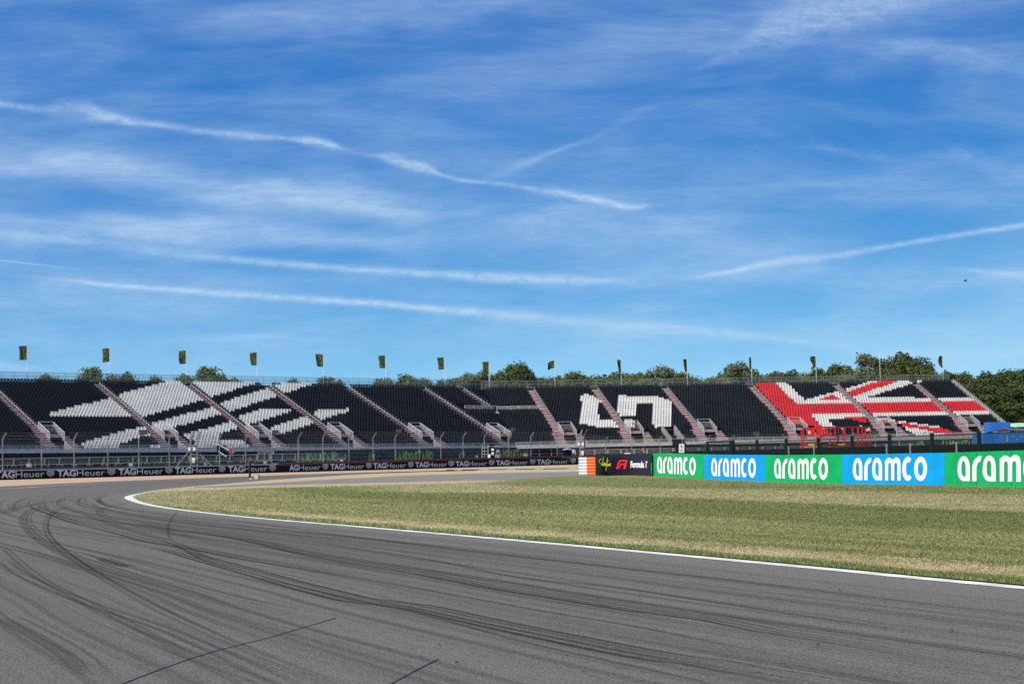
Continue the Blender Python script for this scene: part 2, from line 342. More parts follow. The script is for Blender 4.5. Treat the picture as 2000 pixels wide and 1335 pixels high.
strip('track', inner, nin, [0.0, 1, 2, 4, 6, 8, 10, 13, 16, 20, 26, 40], 0.0, am, arcs=arc, kind='structure')
lw = np.interp(np.arange(len(inner)), [0, len(inner)], [.13, .13])
tipi = int(np.argmin([np.hypot(*(p - np.array(G(257, 972)))) for p in inner]))
lwv = .13 + .13 * np.exp(-((arc - arc[tipi]) / 14.) ** 2)
strip('track_edge_line', inner, nin, [-lwv, lwv], .006, MT['line'], kind='structure')
# far edge: gravel, its edging line and the bank under the barriers
FAR_PX = [(-120,955),(0,949.5),(100,944.5),(200,940),(400,932.8),(580,926.3),(760,921.4),(920,917.2),(1120,913),(1300,909.5)]
BAR_PX = [(x, 937.0 - .02665 * x) for x in (-60, 0, 200, 380, 560, 760, 920, 1120, 1200)]
far = np.array([G(*p) for p in FAR_PX]); bar = np.array([G(*p) for p in BAR_PX])
far = np.vstack([far[0] + (far[0] - far[1]) * 3, far]); bar = np.vstack([bar[0] + (bar[0] - bar[1]) * 2.0, bar])
V = np.array([(*far[i], .004) for i in range(len(far))] + [(*bar[i], .004) for i in range(len(bar))]); K = len(far)
gr = mat('gravel_mat', (.52, .36, .21), .95, var=.3, vs=6, col2=(.40, .26, .15), bump=1.0, bs=14, detail=8)
o = mesh_np('gravel', V, np.array([(i, i + 1, K + i + 1, K + i) for i in range(K - 1)]), gr); tag(o, kind='structure')
def offpoly(P, w): n_ = ribbon_pts(P); return P + n_ * w
fl = catmull([G(-200,960.5), G(0,954.6), G(100,948.6), G(200,943.2), G(300,939.2), G(400,935.4)], 2)
strip('far_edge_line', fl, ribbon_pts(fl), [-.10, .10], .006, MT['line'], kind='structure')
# low kerb of dark and white blocks on the far inside edge
kp = catmull([G(870,918.6), G(960,917.6), G(1060,916.4), G(1160,915.0), G(1240,914)], .8); kn = ribbon_pts(kp)
kb = MB()
for i in range(len(kp) - 1):
    a, b = kp[i], kp[i + 1]; na, nb = kn[i], kn[i + 1]
    P = [(*a, 0), (*b, 0), (*(b + nb * .8), 0), (*(a + na * .8), 0), (*(a + na * .2), .11), (*(b + nb * .2), .11), (*(b + nb * .7), .11), (*(a + na * .7), .11)]
    kb.add(P, [(0, 1, 5, 4), (4, 5, 6, 7), (3, 7, 6, 2)], 1 if (i // 2) % 3 == 1 else 0)
tag(kb.build('kerb', [MT['kerbb'], MT['kerbw']]), kind='structure')
kp = catmull([G(415,947.6), G(450,945.2), G(500,941.2), G(530,938.6)], 1.5)
strip('red_kerb_strip', kp, ribbon_pts(kp), [-.55, -.16], .012, MT['kerbr'], kind='structure')
# service road crossing the infield
SR_T = [(380,951.5),(440,948.2),(520,943.8),(600,938.8),(700,933.5),(800,928.5),(900,925.6),(1000,923.2),(1120,921.3),(1300,919.5),(1500,917)]
SR_B = [(380,952.5),(440,951.5),(520,948.2),(600,945.8),(700,943.4),(800,941.0),(900,938.6),(1000,936.4),(1120,933.2),(1300,930),(1500,926)]
st_ = np.array([G(*p) for p in SR_T]); sb_ = np.array([G(*p) for p in SR_B]); K = len(st_)
srm = mat('old_asphalt', (.25, .215, .19), .95, spec=.05, var=.22, vs=.6, bump=.4, bs=30, detail=8)
o = mesh_np('service_road', np.array([(*p, .026) for p in st_] + [(*p, .026) for p in sb_]), np.array([(i, K + i, K + i + 1, i + 1) for i in range(K - 1)]), srm); tag(o, kind='structure')

# infield grass
def mound(X, Y):
    return .19 * np.exp(-((Y - 116) / 11.) ** 2) * (1 / (1 + np.exp(-(X - 4.0) / 1.2))) * (1 / (1 + np.exp((X - 22) / 2.))) - .045 * np.exp(-((Y - 84) / 14.) ** 2) * (1 / (1 + np.exp(-(X - 7) / 2.)))
px_in = np.array([p[0] for p in inner]); py_in = np.array([p[1] for p in inner])
def yhor(x): return 913 - .02 * x
LINE_LOW = sorted(INNER_PX[:9]); lx = [p[0] for p in LINE_LOW]; ly = [p[1] for p in LINE_LOW]
def tones(P):
    q = proj(P); x, y = q[..., 0], q[..., 1]
    yl = np.interp(x, lx, ly); yh = yhor(x); d = (yl - y) / np.maximum(yl - yh, 1)
    wob = .5 * np.sin(P[..., 0] * 1.7 + P[..., 1] * .6) + .5 * np.sin(P[..., 1] * 1.3 - P[..., 0] * .5)
    dd = d + .012 * wob
    def sm(v, a, b): t = np.clip((v - a) / (b - a), 0, 1); return t * t * (3 - 2 * t)
    lush = 1 - sm(dd, .045, .085)
    tan = sm(dd, .045, .085) * (1 - sm(dd, .12, .17)) * (.55 + .3 * wob) * sm(x, 330, 560)
    u1 = np.interp(x, [300, 525, 700, 1050, 1400, 1650, 2000, 2200], [952, 944, 960.5, 963, 974.5, 986, 1001, 1008])
    u2 = np.interp(x, [300, 525, 700, 1050, 1400, 1650, 2000, 2200], [953, 954, 974, 990, 1005, 1027, 1041, 1047])
    e = 1.6 + .01 * (y - 930)
    dark = sm(y, u1 - e, u1 + e) * (1 - sm(y, u2 - 3 * e, u2 + 3 * e))
    v1 = np.interp(x, [850, 1000, 1200, 1500, 2000], [925, 925, 930, 940, 950]); v2 = np.interp(x, [850, 1000, 1200, 1500, 2000], [934, 948, 951, 956, 966])
    dark2 = sm(y, v1 - 1, v1 + 1) * (1 - sm(y, v2 - 4, v2 + 4)) * sm(x, 850, 1000) * .7
    z1 = sm(y, v2 - 3, v2 + 3) * (1 - sm(y, u1 - 1, u1 + 1)) * sm(x, 720, 800)
    leftdry = (1 - sm(x, 300, 640)) * sm(y, 946, 952) * .35 + .25 * (1 - sm(x, 500, 720)) * (1 - sm(y, 948, 954))
    wedge = (1 - sm(y, np.interp(x, [300, 380, 600, 800, 1120], [955, 951, 939, 929, 922]) - 1, np.interp(x, [300, 380, 600, 800, 1120], [955, 951, 939, 929, 922]) + 1))
    rim = 1 - sm(np.abs(y - np.interp(x, [300, 380, 600, 800, 1000], [957, 954, 947, 942.5, 938])), 1.5, 5)
    dry = np.clip(np.maximum.reduce([tan, z1 * .34 + .06 * wob * z1, leftdry, wedge * .85, rim * .75 * (1 - sm(x, 900, 1050))]) , 0, 1)
    return np.clip(dry, 0, 1), np.clip(dark + dark2, 0, 1), np.clip(lush * .8 * sm(y, 950, 960), 0, 1)
Ys = [-20, -5]; y_ = 8.0
while y_ < 420: Ys.append(y_); y_ *= 1.0105 if y_ < 260 else 1.1
cs = np.concatenate([np.arange(0, 4, .12), np.arange(4, 12, .5), 12 * 1.06 ** np.arange(0, 40)])
V = []
for Y in Ys:
    X0 = np.interp(Y, py_in, px_in) + .10
    for c in cs: V.append((X0 + c * max(1, Y / 40.), Y, 0))
V = np.array(V); V[:, 2] = .02 + mound(V[:, 0], V[:, 1])
K = len(cs); R_ = len(Ys); idx = np.arange(R_ * K).reshape(R_, K)
Fq = np.stack([idx[:-1, :-1], idx[:-1, 1:], idx[1:, 1:], idx[1:, :-1]], -1).reshape(-1, 4)
gmat = bpy.data.materials.new('grass_sward'); gmat.use_nodes = True; nt = gmat.node_tree; bs_ = nt.nodes['Principled BSDF']
def attr(nm): a = AN('ShaderNodeAttribute'); a.attribute_name = nm; return a.outputs['Fac']
t_ = AN('ShaderNodeTexCoord'); ob_ = t_.outputs['Object']
GL, GD, GT, GU = (.30, .295, .115), (.19, .20, .06), (.56, .44, .27), (.17, .24, .07)
def grass_nodes(blade):
    n1 = ANoise(ob_, 2.2, 6, .7); n2 = ANoise(ob_, 14, 5, .75); n3 = ANoise(ob_, .35, 4, .6)
    c = AMix(attr('dark'), GL, GD); c = AMix(attr('lush'), c, GU)
    rot = AN('ShaderNodeMapping'); rot.inputs['Rotation'].default_value = (0, 0, 1.20); nt.links.new(ob_, rot.inputs[0])
    mw = ANoise(AMap(rot.outputs[0], (.05, .9, 1)), 1.0, 5, .7); mw2 = ANoise(AMap(rot.outputs[0], (.09, 3.4, 1)), 1.0, 3, .6)
    c = AMix(AR(mw, .46, .64, 0, .62), c, (.145, .15, .045)); c = AMix(AR(mw2, .50, .64, 0, .50), c, (.13, .14, .045))
    f = AM('ADD', attr('dry'), AR(n1, .25, .75, -.32, .38)); f = AM('ADD', f, AR(n3, .3, .7, -.14, .14))
    c = AMix(AR(f, .12, .85), c, GT)
    c = AMix(AR(n2, .3, .72, 0, .55), c, AMix(.6, c, (.04, .05, .015)))
    if not blade: c = AMix(AR(ANoise(ob_, 45, 3, .8), .5, .7, 0, .4), c, (.05, .05, .02))
    return c
nt.links.new(grass_nodes(False), bs_.inputs['Base Color']); bs_.inputs['Roughness'].default_value = .95; bs_.inputs['Specular IOR Level'].default_value = .15
b_ = AN('ShaderNodeBump'); b_.inputs['Strength'].default_value = .9; b_.inputs['Distance'].default_value = .06; nt.links.new(ANoise(ob_, 9, 8, .75), b_.inputs['Height']); nt.links.new(b_.outputs[0], bs_.inputs['Normal'])
d_, k_, l_ = tones(V)
o = mesh_np('grass_infield', V, Fq, gmat, attrs=[('dry', 'POINT', d_), ('dark', 'POINT', k_), ('lush', 'POINT', l_)]); tag(o, kind='structure')
o.data.polygons.foreach_set('use_smooth', [True] * len(o.data.polygons))
# blades
rs = np.random.RandomState(3); NB = 300000
qx = rs.uniform(258, 2080, NB); qy = 930 + (1150 - 930) * rs.uniform(0, 1, NB) ** .8
yl = np.interp(qx, lx + [2100], ly + [1157]); ok = qy < yl + .6
qx, qy = qx[ok], qy[ok]; dz = _w[2] + _R[2] * (qx - CXI) / F - _U[2] * (qy - CYI) / F; tt = -H / dz
Px = tt * (_w[0] + _R[0] * (qx - CXI) / F - _U[0] * (qy - CYI) / F); Py = tt * (_w[1] + _R[1] * (qx - CXI) / F - _U[1] * (qy - CYI) / F)
ok = (Px > np.interp(Py, py_in, px_in) + .10) & (Py < 112) & (Py > 10) & ~((Px > 7.2) & (Py > 63)  & (Px > 17.3 - (Py - 67) * .22 - 1.0)); Px, Py = Px[ok], Py[ok]; n = len(Px)
B0 = np.stack([Px, Py, .02 + mound(Px, Py)], 1); d_, k_, l_ = tones(B0)
hgt = (.014 + .020 * rs.rand(n) + .05 * l_ * rs.rand(n)) * (1 - .35 * d_) * np.clip(Py / 40., .8, 2.0); wdt = .004 + .00020 * Py
an = rs.uniform(0, 2 * math.pi, n); lean = rs.uniform(0, .9, n) * hgt; la = rs.uniform(0, 2 * math.pi, n)
e_ = np.stack([np.cos(an), np.sin(an) * .3, 0 * an], 1)
Vb = np.stack([B0 - e_ * wdt[:, None], B0 + e_ * wdt[:, None], B0 + np.stack([np.cos(la) * lean, np.sin(la) * lean, hgt], 1)], 1).reshape(-1, 3)
gb = bpy.data.materials.new('grass_blade'); gb.use_nodes = True; nt = gb.node_tree; bs_ = nt.nodes['Principled BSDF']; t_ = AN('ShaderNodeTexCoord'); ob_ = t_.outputs['Object']
c = grass_nodes(True); c = AMix(AR(attr('rnd'), .5, 1, 0, .8), c, AMix(1.0, c, (1.45, 1.4, 1.25), 'MULTIPLY')); c = AMix(AR(attr('rnd'), .45, 0, 0, .8), c, AMix(1.0, c, (.45, .5, .4), 'MULTIPLY'))
nt.links.new(c, bs_.inputs['Base Color']); bs_.inputs['Roughness'].default_value = .8
r3 = lambda a: np.repeat(a, 3)
o = mesh_np('grass_blades', Vb, np.arange(3 * n).reshape(-1, 3), gb, attrs=[('dry', 'POINT', r3(d_)), ('dark', 'POINT', r3(k_)), ('lush', 'POINT', r3(l_)), ('rnd', 'POINT', r3(rs.rand(n)))])
tag(o, 'short mown grass of the infield with a dry tan strip beside the track', 'grass', kind='stuff')

# tyre marks
def tyre_mat(name, dens, w):
    global nt
    m = bpy.data.materials.new(name); m.use_nodes = True; nt = m.node_tree; b = nt.nodes['Principled BSDF']
    t = AN('ShaderNodeTexCoord'); uv = t.outputs['UV']; sp_ = AN('ShaderNodeSeparateXYZ'); nt.links.new(uv, sp_.inputs[0])
    e = AM('SUBTRACT', 1.0, AM('ABSOLUTE', sp_.outputs[1], 0)); e = AR(e, 0., .35)
    nz = ANoise(AMap(uv, (.09, 2.2, 1)), 1.0, 6, .7); gz = ANoise(t.outputs['Object'], 50, 3, .8)
    end = AN('ShaderNodeAttribute'); end.attribute_name = 'fade'
    a = AM('MULTIPLY', AM('MULTIPLY', AM('MULTIPLY', e, AR(nz, .32, .6, .15, 1)), AR(gz, .35, .62, .45, 1)), AM('MULTIPLY', end.outputs['Fac'], dens))
    b.inputs['Base Color'].default_value = (.022, .020, .018, 1); b.inputs['Roughness'].default_value = .9; b.inputs['Specular IOR Level'].default_value = .05; nt.links.new(a, b.inputs['Alpha'])
    return m
TY = {d: tyre_mat('tyre_rubber_%s' % n_, d, 1) for d, n_ in ((.9, 'heavy'), (.62, 'medium'), (.38, 'light'))}
z1 = lambda p: (p[0] / 2.857, 900 + p[1] / 2.857)
z2 = lambda p: (700 + p[0] / 2.857, 900 + p[1] / 2.857)
z3 = lambda p: (1300 + p[0] / 2.857, 900 + p[1] / 2.857)
def mark(pts, w, d, zz):
    P = catmull(pts, .5); n_ = ribbon_pts(P); m = len(P)
    A = np.concatenate([[0], np.cumsum(np.linalg.norm(np.diff(P, axis=0), axis=1))]); L = A[-1]
    V = []; U = []; fd = []
    for i in range(m):
        for s_ in (-1, 0, 1): V.append((P[i][0] + n_[i][0] * s_ * w / 2, P[i][1] + n_[i][1] * s_ * w / 2, zz)); U.append((A[i], s_)); fd.append(min(1, A[i] / (.12 * L + .01), (L - A[i]) / (.12 * L + .01)))
    Fq = np.array([(i * 3 + j, i * 3 + j + 1, i * 3 + j + 4, i * 3 + j + 3) for i in range(m - 1) for j in range(2)])
    o = mesh_np('tyre_mark', np.array(V), Fq, TY[d], attrs=[('fade', 'POINT', fd)], uv=np.array(U)); tag(o, kind='structure')
MK = [
 ([z1(p) for p in [(430,238),(330,270),(275,310),(258,350),(265,400),(290,440),(340,490),(400,535),(480,590),(560,640),(640,690),(740,745),(850,805),(960,860),(1100,925),(1240,990),(1350,1035),(1480,1090),(1620,1150),(1850,1240),(2100,1330)]], .24, .9),
 ([z1(p) for p in [(990,278),(950,320),(930,370),(935,420),(960,450)]], .16, .38),
 ([z1(p) for p in [(200,258),(330,310),(450,350),(560,375),(700,410),(850,450),(1000,475),(1150,500),(1350,540),(1600,580),(1800,610),(2000,650)]], .34, .62),
 ([z1(p) for p in [(340,262),(460,290),(620,350),(780,400),(980,460),(1180,560),(1400,620)]], .3, .62),
 ([z1((560,340)), z1((800,350)), z1((1000,385)), z1((1150,400)), z1((1400,440)), z1((1700,510)), z1((2000,565)), z2((300,610)), z2((600,665)), z2((900,720)), z2((1200,765)), z2((1600,830)), z3((300,880)), z3((600,940)), z3((900,985)), z3((1200,1035)), z3((1500,1085)), z3((1800,1125)), z3((2080,1165))], .42, .9),
 ([z1((900,480)), z1((1180,560)), z1((1400,620)), z1((1650,690)), z1((1850,740)), z1((2000,775)), z2((300,810)), z2((600,875)), z2((900,940)), z2((1200,1000)), z2((1500,1060)), z2((1800,1110)), z3((200,1120)), z3((400,1160)), z3((600,1190)), z3((900,1243)), z3((1250,1310))], .34, .9),
 ([z1((1000,290)), z1((1300,330)), z1((1700,385)), z1((2000,425)), z2((500,490)), z2((1000,545)), z2((1500,600)), z2((2000,655)), z3((500,680)), z3((1000,740)), z3((1500,800)), z3((2050,862))], .10, .62),
 ([z2(p) for p in [(-400,520),(0,590),(400,650),(900,740),(1200,790),(1600,850),(2000,905)]], .14, .62),
 ([z2(p) for p in [(-500,570),(0,655),(500,740),(1000,830),(1500,910),(2000,1010),(2400,1090)]], .12, .62),
 ([z2(p) for p in [(-300,440),(0,490),(400,550),(900,650),(1400,700),(2000,790),(2500,865),(3000,935),(3700,1020)]], .12, .62),
 ([z2(p) for p in [(-600,640),(0,775),(400,865),(900,1000),(1400,1110),(1900,1220),(2300,1330)]], .16, .9),
 ([z1(p) for p in [(0,540),(100,620),(300,720),(600,830),(900,930),(1200,1060),(1500,1200),(1700,1310)]], .22, .38),
 ([z1(p) for p in [(330,240),(200,262),(140,320),(190,400),(300,480),(500,570),(800,660),(1100,740),(1500,840),(1900,920)]], .36, .38),
 ([z1(p) for p in [(0,300),(90,262),(200,240),(330,222),(480,208)]], .5, .38),
 ([z1(p) for p in [(0,470),(200,640),(420,760),(700,900),(1000,1060),(1250,1180),(1500,1300)]], .2, .38),
 ([z1(p) for p in [(560,540),(610,558),(660,575),(735,592)]], .26, .9),
 ([z1(p) for p in [(760,225),(660,245),(560,272),(600,320),(760,360),(1000,410),(1300,480)]], .3, .38),
 ([z1(p) for p in [(430,500),(620,560),(900,640),(1200,720),(1500,790),(1800,850)]], .14, .38),
 ([z1(p) for p in [(0,860),(200,960),(400,1080),(520,1200)]], .3, .38),
]
rk = random.Random(9); _i = 0
for (p, w_, d) in MK:                     # every mark is a few thin strands of rubber beside each other
    P0 = [np.array(G(*q_)) for q_ in p]; n0 = ribbon_pts(np.array(P0)); ns = max(1, int(w_ / .085))
    for k in range(ns):
        off_ = (k - (ns - 1) / 2) * .095 + rk.uniform(-.03, .03); wk = rk.uniform(.045, .10); a_ = rk.uniform(-.012, .012)
        Pk = [P0[j] + n0[j] * (off_ + a_ * math.sin(j * 1.1 + k)) for j in range(len(P0))]
        dk = {.9: rk.choice((.9, .62, .38)), .62: rk.choice((.62, .38, .38)), .38: .38}[d]
        mark(Pk, wk, dk, .0045 + .00008 * _i); _i += 1
rm = random.Random(21)
def lanes(name, n, d, vlo, vhi, wlo, whi, z0_, slo, shi, lmin, lmax):
    Vs, Fs, Us, Fd = [], [], [], []
    ax = np.interp
    for k in range(n):
        v0 = rm.uniform(vlo, vhi); s0 = rm.uniform(slo, shi); L = rm.uniform(lmin, lmax); w_ = rm.uniform(wlo, whi); dr = rm.uniform(-.5, .5); cu = rm.uniform(-.45, .45); zz = z0_ + .000025 * k; m = int(L / .8) + 2; b = len(Vs)
        for i in range(m):
            t = i / (m - 1); sa = s0 + L * t; v = v0 + dr * (t - .5) + cu * (t - .5) ** 2 * 2
            if v < .5: v = .5 + .02 * i / m
            p = np.array([ax(sa, arc, inner[:, 0]), ax(sa, arc, inner[:, 1])]); nn = np.array([ax(sa, arc, nin[:, 0]), ax(sa, arc, nin[:, 1])])
            for q in (-1, 0, 1): Vs.append((*(p + nn * (v + q * w_ / 2)), zz)); Us.append((sa + 17 * k, q)); Fd.append(min(1, t / .25, (1 - t) / .25) * rm.choice((.55, .8, 1)) if 0 else min(1, t / .25, (1 - t) / .25) * (.45 + .55 * ((k * 37) % 10) / 9))
        Fs += [(b + i * 3 + j, b + i * 3 + j + 1, b + i * 3 + j + 4, b + i * 3 + j + 3) for i in range(m - 1) for j in range(2)]
    o = mesh_np(name, np.array(Vs), np.array(Fs), TY[d], attrs=[('fade', 'POINT', Fd)], uv=np.array(Us)); tag(o, kind='structure')
A0_ = float(np.interp(8.0, inner[:, 1], arc))
lanes('tyre_streaks', 240, .38, .7, 18, .03, .18, .0105, A0_ - 8, A0_ + 70, 16, 60)
lanes('tyre_streaks', 80, .62, .8, 15, .025, .07, .0170, A0_ - 8, A0_ + 60, 16, 50)
sm_ = mat('seam_sealant', (.008, .008, .009), .6)
for pts in ([z1(p) for p in [(640,1260),(900,1160),(1200,1060),(1500,985),(1875,875)]], [z2(p) for p in [(150,1260),(280,1190),(445,1105)]]):
    P = catmull([G(*p) for p in pts], .4); strip('tarmac_seam', P, ribbon_pts(P), [-.007, .007], .0035, sm_, kind='structure')
sb = MB(); rs2 = random.Random(5)
for p in [(1598,1261),(1530,1148),(1640,1154),(1237,1116),(1860,1234),(892,1297),(177,998),(858,1262)]:
    q = G(*p); r = .014; sb.add([(q[0] + r * math.cos(a) * rs2.uniform(.5, 1.3), q[1] + 1.2 * r * math.sin(a), .0125) for a in [k * 1.047 for k in range(6)]] + [(q[0], q[1], .024)], [(k, (k + 1) % 6, 6) for k in range(6)])
tag(sb.build('rubber_debris', MT['rubber']), 'small black crumbs of tyre rubber lying on the asphalt', 'rubber crumbs', kind='stuff')
# ------------------------------------------------------------------ grandstand
POL = {"L":{"white":[[[12.89,14.76],[25.33,21.95],[27.9,23.96],[41.25,32.18],[56.48,32.5],[56.09,31.23],[43.57,23.21],[42.19,22.0],[30.3,15.03],[27.9,13.24],[12.16,13.05]],[[28.07,10.26],[40.18,17.34],[42.72,18.65],[44.45,20.6],[55.98,27.84],[58.63,29.68],[61.53,31.49],[67.09,31.75],[66.76,31.1],[58.27,25.37],[56.29,24.03],[44.09,16.28],[42.16,15.22],[30.59,8.28],[30.28,7.59],[29.0,4.67],[25.69,4.69]],[[31.25,5.19],[42.83,11.63],[44.25,13.56],[50.81,17.67],[56.22,17.78],[55.57,16.48],[45.2,10.37],[42.02,8.42],[36.9,5.17],[35.56,2.25],[37.0,1.97],[38.03,2.49],[41.8,2.45],[40.4,-0.45],[30.53,-0.3],[31.81,2.55],[29.62,1.53]],[[47.51,8.54],[56.53,13.71],[59.05,15.66],[61.74,17.89],[67.2,18.01],[66.42,16.56],[59.25,12.47],[56.58,10.44],[48.21,5.56],[47.11,4.58],[46.1,5.67]],[[10.86,0.25],[24.94,8.49],[27.03,8.49],[25.41,4.69],[23.5,4.18],[18.63,0.9],[17.61,-1.6],[10.0,-1.95]],[[23.07,0.07],[26.97,0.02],[25.97,-2.26],[22.1,-2.19]]],"grey":[[[31.94,4.13],[35.63,4.1],[36.7,-1.17],[32.46,-1.1]]]},"R":{"white":[[[9.51,26.71],[10.49,26.66],[10.42,25.7],[11.01,25.67],[10.9,24.71],[11.66,24.58],[11.54,21.88],[11.16,21.27],[8.86,11.71],[12.16,11.42],[11.97,7.34],[7.45,7.53],[7.62,8.29],[6.26,8.38],[6.48,9.37],[5.12,9.45],[5.31,10.87],[8.82,25.14]],[[13.15,11.54],[14.91,11.43],[14.89,9.99],[14.37,8.97],[14.48,8.22],[14.19,7.2],[12.91,7.28]],[[15.62,25.03],[22.55,24.87],[23.05,23.46],[23.53,23.23],[24.44,21.33],[20.25,4.85],[20.51,4.83],[18.39,4.96],[18.67,6.08],[17.82,7.22],[17.95,8.81],[20.92,20.5],[17.88,20.67],[16.06,13.13],[12.78,13.32],[15.17,23.54]],[[47.11,32.12],[49.33,32.02],[49.64,20.85],[53.06,22.9],[53.06,22.9],[56.16,24.85],[58.05,25.82],[66.81,32.12],[76.83,31.94],[75.72,30.51],[72.47,28.91],[61.5,21.39],[73.97,20.87],[82.4,20.77],[82.06,18.17],[51.63,18.46],[47.16,18.23]],[[47.99,12.57],[49.8,12.8],[82.34,12.61],[82.34,10.36],[75.38,10.36],[73.75,10.18],[59.45,10.36],[50.12,9.13],[50.44,6.16],[56.23,4.83],[56.52,2.55],[47.95,4.89]],[[58.64,9.96],[59.48,9.45],[61.08,9.35],[61.16,8.42],[62.68,8.23],[62.8,7.3],[64.38,7.14],[64.6,6.36],[66.07,6.18],[66.23,5.25],[67.76,5.09],[68.03,4.31],[69.57,4.07],[69.63,3.15],[70.74,1.26],[69.51,-1.95],[64.1,-1.6],[62.54,2.08],[60.96,2.18],[60.53,4.93]]],"red":[[[42.57,32.35],[47.22,32.12],[47.29,18.5],[51.7,18.66],[81.92,18.39],[82.18,12.48],[49.76,12.67],[47.95,12.44],[47.68,10.26],[48.01,4.88],[48.31,-0.53],[39.83,0.02],[43.0,6.3]],[[52.66,20.96],[55.88,23.66],[56.37,20.76]],[[57.85,24.2],[68.4,32.05],[72.49,31.85],[62.01,24.19],[57.87,21.24]],[[53.45,10.49],[57.14,10.27],[57.15,7.33],[56.39,7.55],[54.86,8.75]],[[58.88,9.33],[59.33,9.3],[59.17,8.54],[60.96,8.43],[60.81,7.42],[62.6,7.31],[62.48,6.4],[64.37,6.28],[64.22,5.31],[66.01,5.2],[65.88,4.29],[67.77,4.18],[67.64,3.27],[69.73,3.14],[71.01,0.64],[73.99,0.45],[72.96,-2.18],[69.51,-1.95],[68.53,0.8],[66.61,1.07],[66.74,1.97],[64.86,2.09],[65.02,3.07],[63.16,3.25],[63.29,4.15],[61.61,4.26],[61.73,5.16],[60.33,4.94]]],"black":[[[50.26,9.39],[50.32,8.29],[52.32,8.35],[52.2,7.26],[54.0,7.26],[53.84,6.07],[55.13,5.99],[54.76,4.57],[50.14,4.86]],[[51.78,4.57],[55.87,4.32],[54.54,-0.23],[50.95,0.0]]]}}
class Wing: pass
def mkwing(**k):
    w = Wing(); w.__dict__.update(k); w.O = np.array(w.O); w.e = np.array(w.e); w.n = np.array(w.n); return w
WL = mkwing(key='L', O=[-70.9962, 276.0941, 0], e=[.7909, .6120, 0], n=[-.6120, .7909, 0], rise=.3422, z0=3.6141, sl=-.0072, tr=.8148, pitch=.55, u0=-7., u1=91.4, NR=32,
            ais=[8.1, 26.3, 42.4, 57.3, 72.9, 88.9], stub=[(97.3, 22)], w=1.25, stag=0)
WR = mkwing(key='R', O=[8.1596, 332.9161, 0], e=[.9741, .2261, 0], n=[-.2261, .9741, 0], rise=.3255, z0=3.0974, sl=.0034, tr=.7856, pitch=.5, u0=-8.1, u1=82.2, NR=32,
            ais=[0.0, 11.8, 24.9, 41.5, 58.0, 73.9], stub=[], w=1.2, stag=1)
def WP(w, u, v, z): return w.O + u * w.e + v * w.n + np.array([0, 0, w.z0 + w.sl * u + z])      # z measured from the front floor
def uend(w, r): return w.u1 + (.42 * r if w.key == 'L' else 0)
def ustart(w, r): return w.u0 + (.015 * r if w.key == 'R' else 0)
VA, VB, VT = 1.1, 3.4, 9         # walls of an entrance tunnel, measured from the aisle edge; first row above it
def in_poly(x, y, P):
    c = False; j = len(P) - 1
    for i in range(len(P)):
        if (P[i][1] > y) != (P[j][1] > y) and x < (P[j][0] - P[i][0]) * (y - P[i][1]) / (P[j][1] - P[i][1]) + P[i][0]: c = not c
        j = i
    return c
def seat_ok(w, u, r):
    h = w.pitch * .5
    for a in w.ais:
        if r >= 8 and a - h < u < a + w.w + h: return False
        if r < 8 and r >= 7 and a - 1.7 < u < a + 3.9: return False
        if r < 7 and a - .9 - h + r * .05 < u < a + 4.6 + h: return False
    for a, r0_ in w.stub:
        if r >= r0_ and a - h < u < a + w.w + h: return False
    if w.key == 'L' and 19 <= r <= 21 and u > 91.0: return False
    if w.key == 'R' and 19 <= r <= 21 and u < .2: return False
    if w.key == 'R' and r < 8 and 18.4 < u < 21.8: return False
    if w.key == 'L' and r < 3 and 40.0 < u < 41.6: return False
    return True
def seat_col(w, u, r):
    p = POL[w.key]; rr = r + .0
    for nm, ci in (('black', 0), ('red', 2), ('grey', 4), ('white', 1)):
        for P in p.get(nm, []):
            if in_poly(u, rr, P): return ci
    return 0
def seat_template():
    V, Fc, Mi = [], [], []
    def add(vs, fs, m):
        b = len(V); V.extend(vs)
        for f in fs: Fc.append([b + i for i in f]); Mi.append(m)
    # back shell: grid with a carrying slot, rounded upper corners, thickness
    xs = [-.215, -.11, .11, .215]; zs = [(.44, 1., 0.), (.60, 1., .035), (.675, 1., .05), (.735, 1.0, .065), (.80, .93, .085), (.845, .74, .10)]
    for sgn, off in ((0, 0.), (1, .03)):
        g_ = [[(x * k, y + off + .03 * (abs(x) > .15) * -1, z) for x in xs] for (z, k, y) in zs]
        flat = [p for row in g_ for p in row]
        fs = []
        for j in range(5):
            for i in range(3):
                if j == 2 and i == 1: continue
                q = [j * 4 + i, j * 4 + i + 1, j * 4 + i + 5, j * 4 + i + 4]
                fs.append(q if sgn == 0 else q[::-1])
        add(flat, fs, 0)
    # closing rims: top and sides
    n4 = 24
    rim = []
    for i in range(3): rim.append([20 + i, 21 + i, n4 + 21 + i, n4 + 20 + i])
    for j in range(5): rim.append([j * 4, n4 + j * 4, n4 + j * 4 + 4, j * 4 + 4]); rim.append([j * 4 + 3, j * 4 + 7, n4 + j * 4 + 7, n4 + j * 4 + 3])
    for f in rim: Fc.append(f); Mi.append(0)
    # pan
    pan = [(-.21, -.40, .425), (.21, -.40, .425), (.215, 0, .44), (-.215, 0, .44), (-.2, -.42, .37), (.2, -.42, .37), (.2, 0, .40), (-.2, 0, .40)]
    add(pan, [[0, 1, 2, 3], [4, 7, 6, 5], [0, 4, 5, 1], [1, 5, 6, 2], [0, 3, 7, 4]], 0)
    # bracket between seats
    bx = [(.240, -.02, .34), (.258, -.02, .34), (.258, .03, .34), (.240, .03, .34), (.240, -.02, .52), (.258, -.02, .52), (.258, .03, .52), (.240, .03, .52)]
    add(bx, [[0, 1, 5, 4], [1, 2, 6, 5], [3, 0, 4, 7], [4, 5, 6, 7]], 1)
    return np.array(V), np.array(Fc), np.array(Mi)
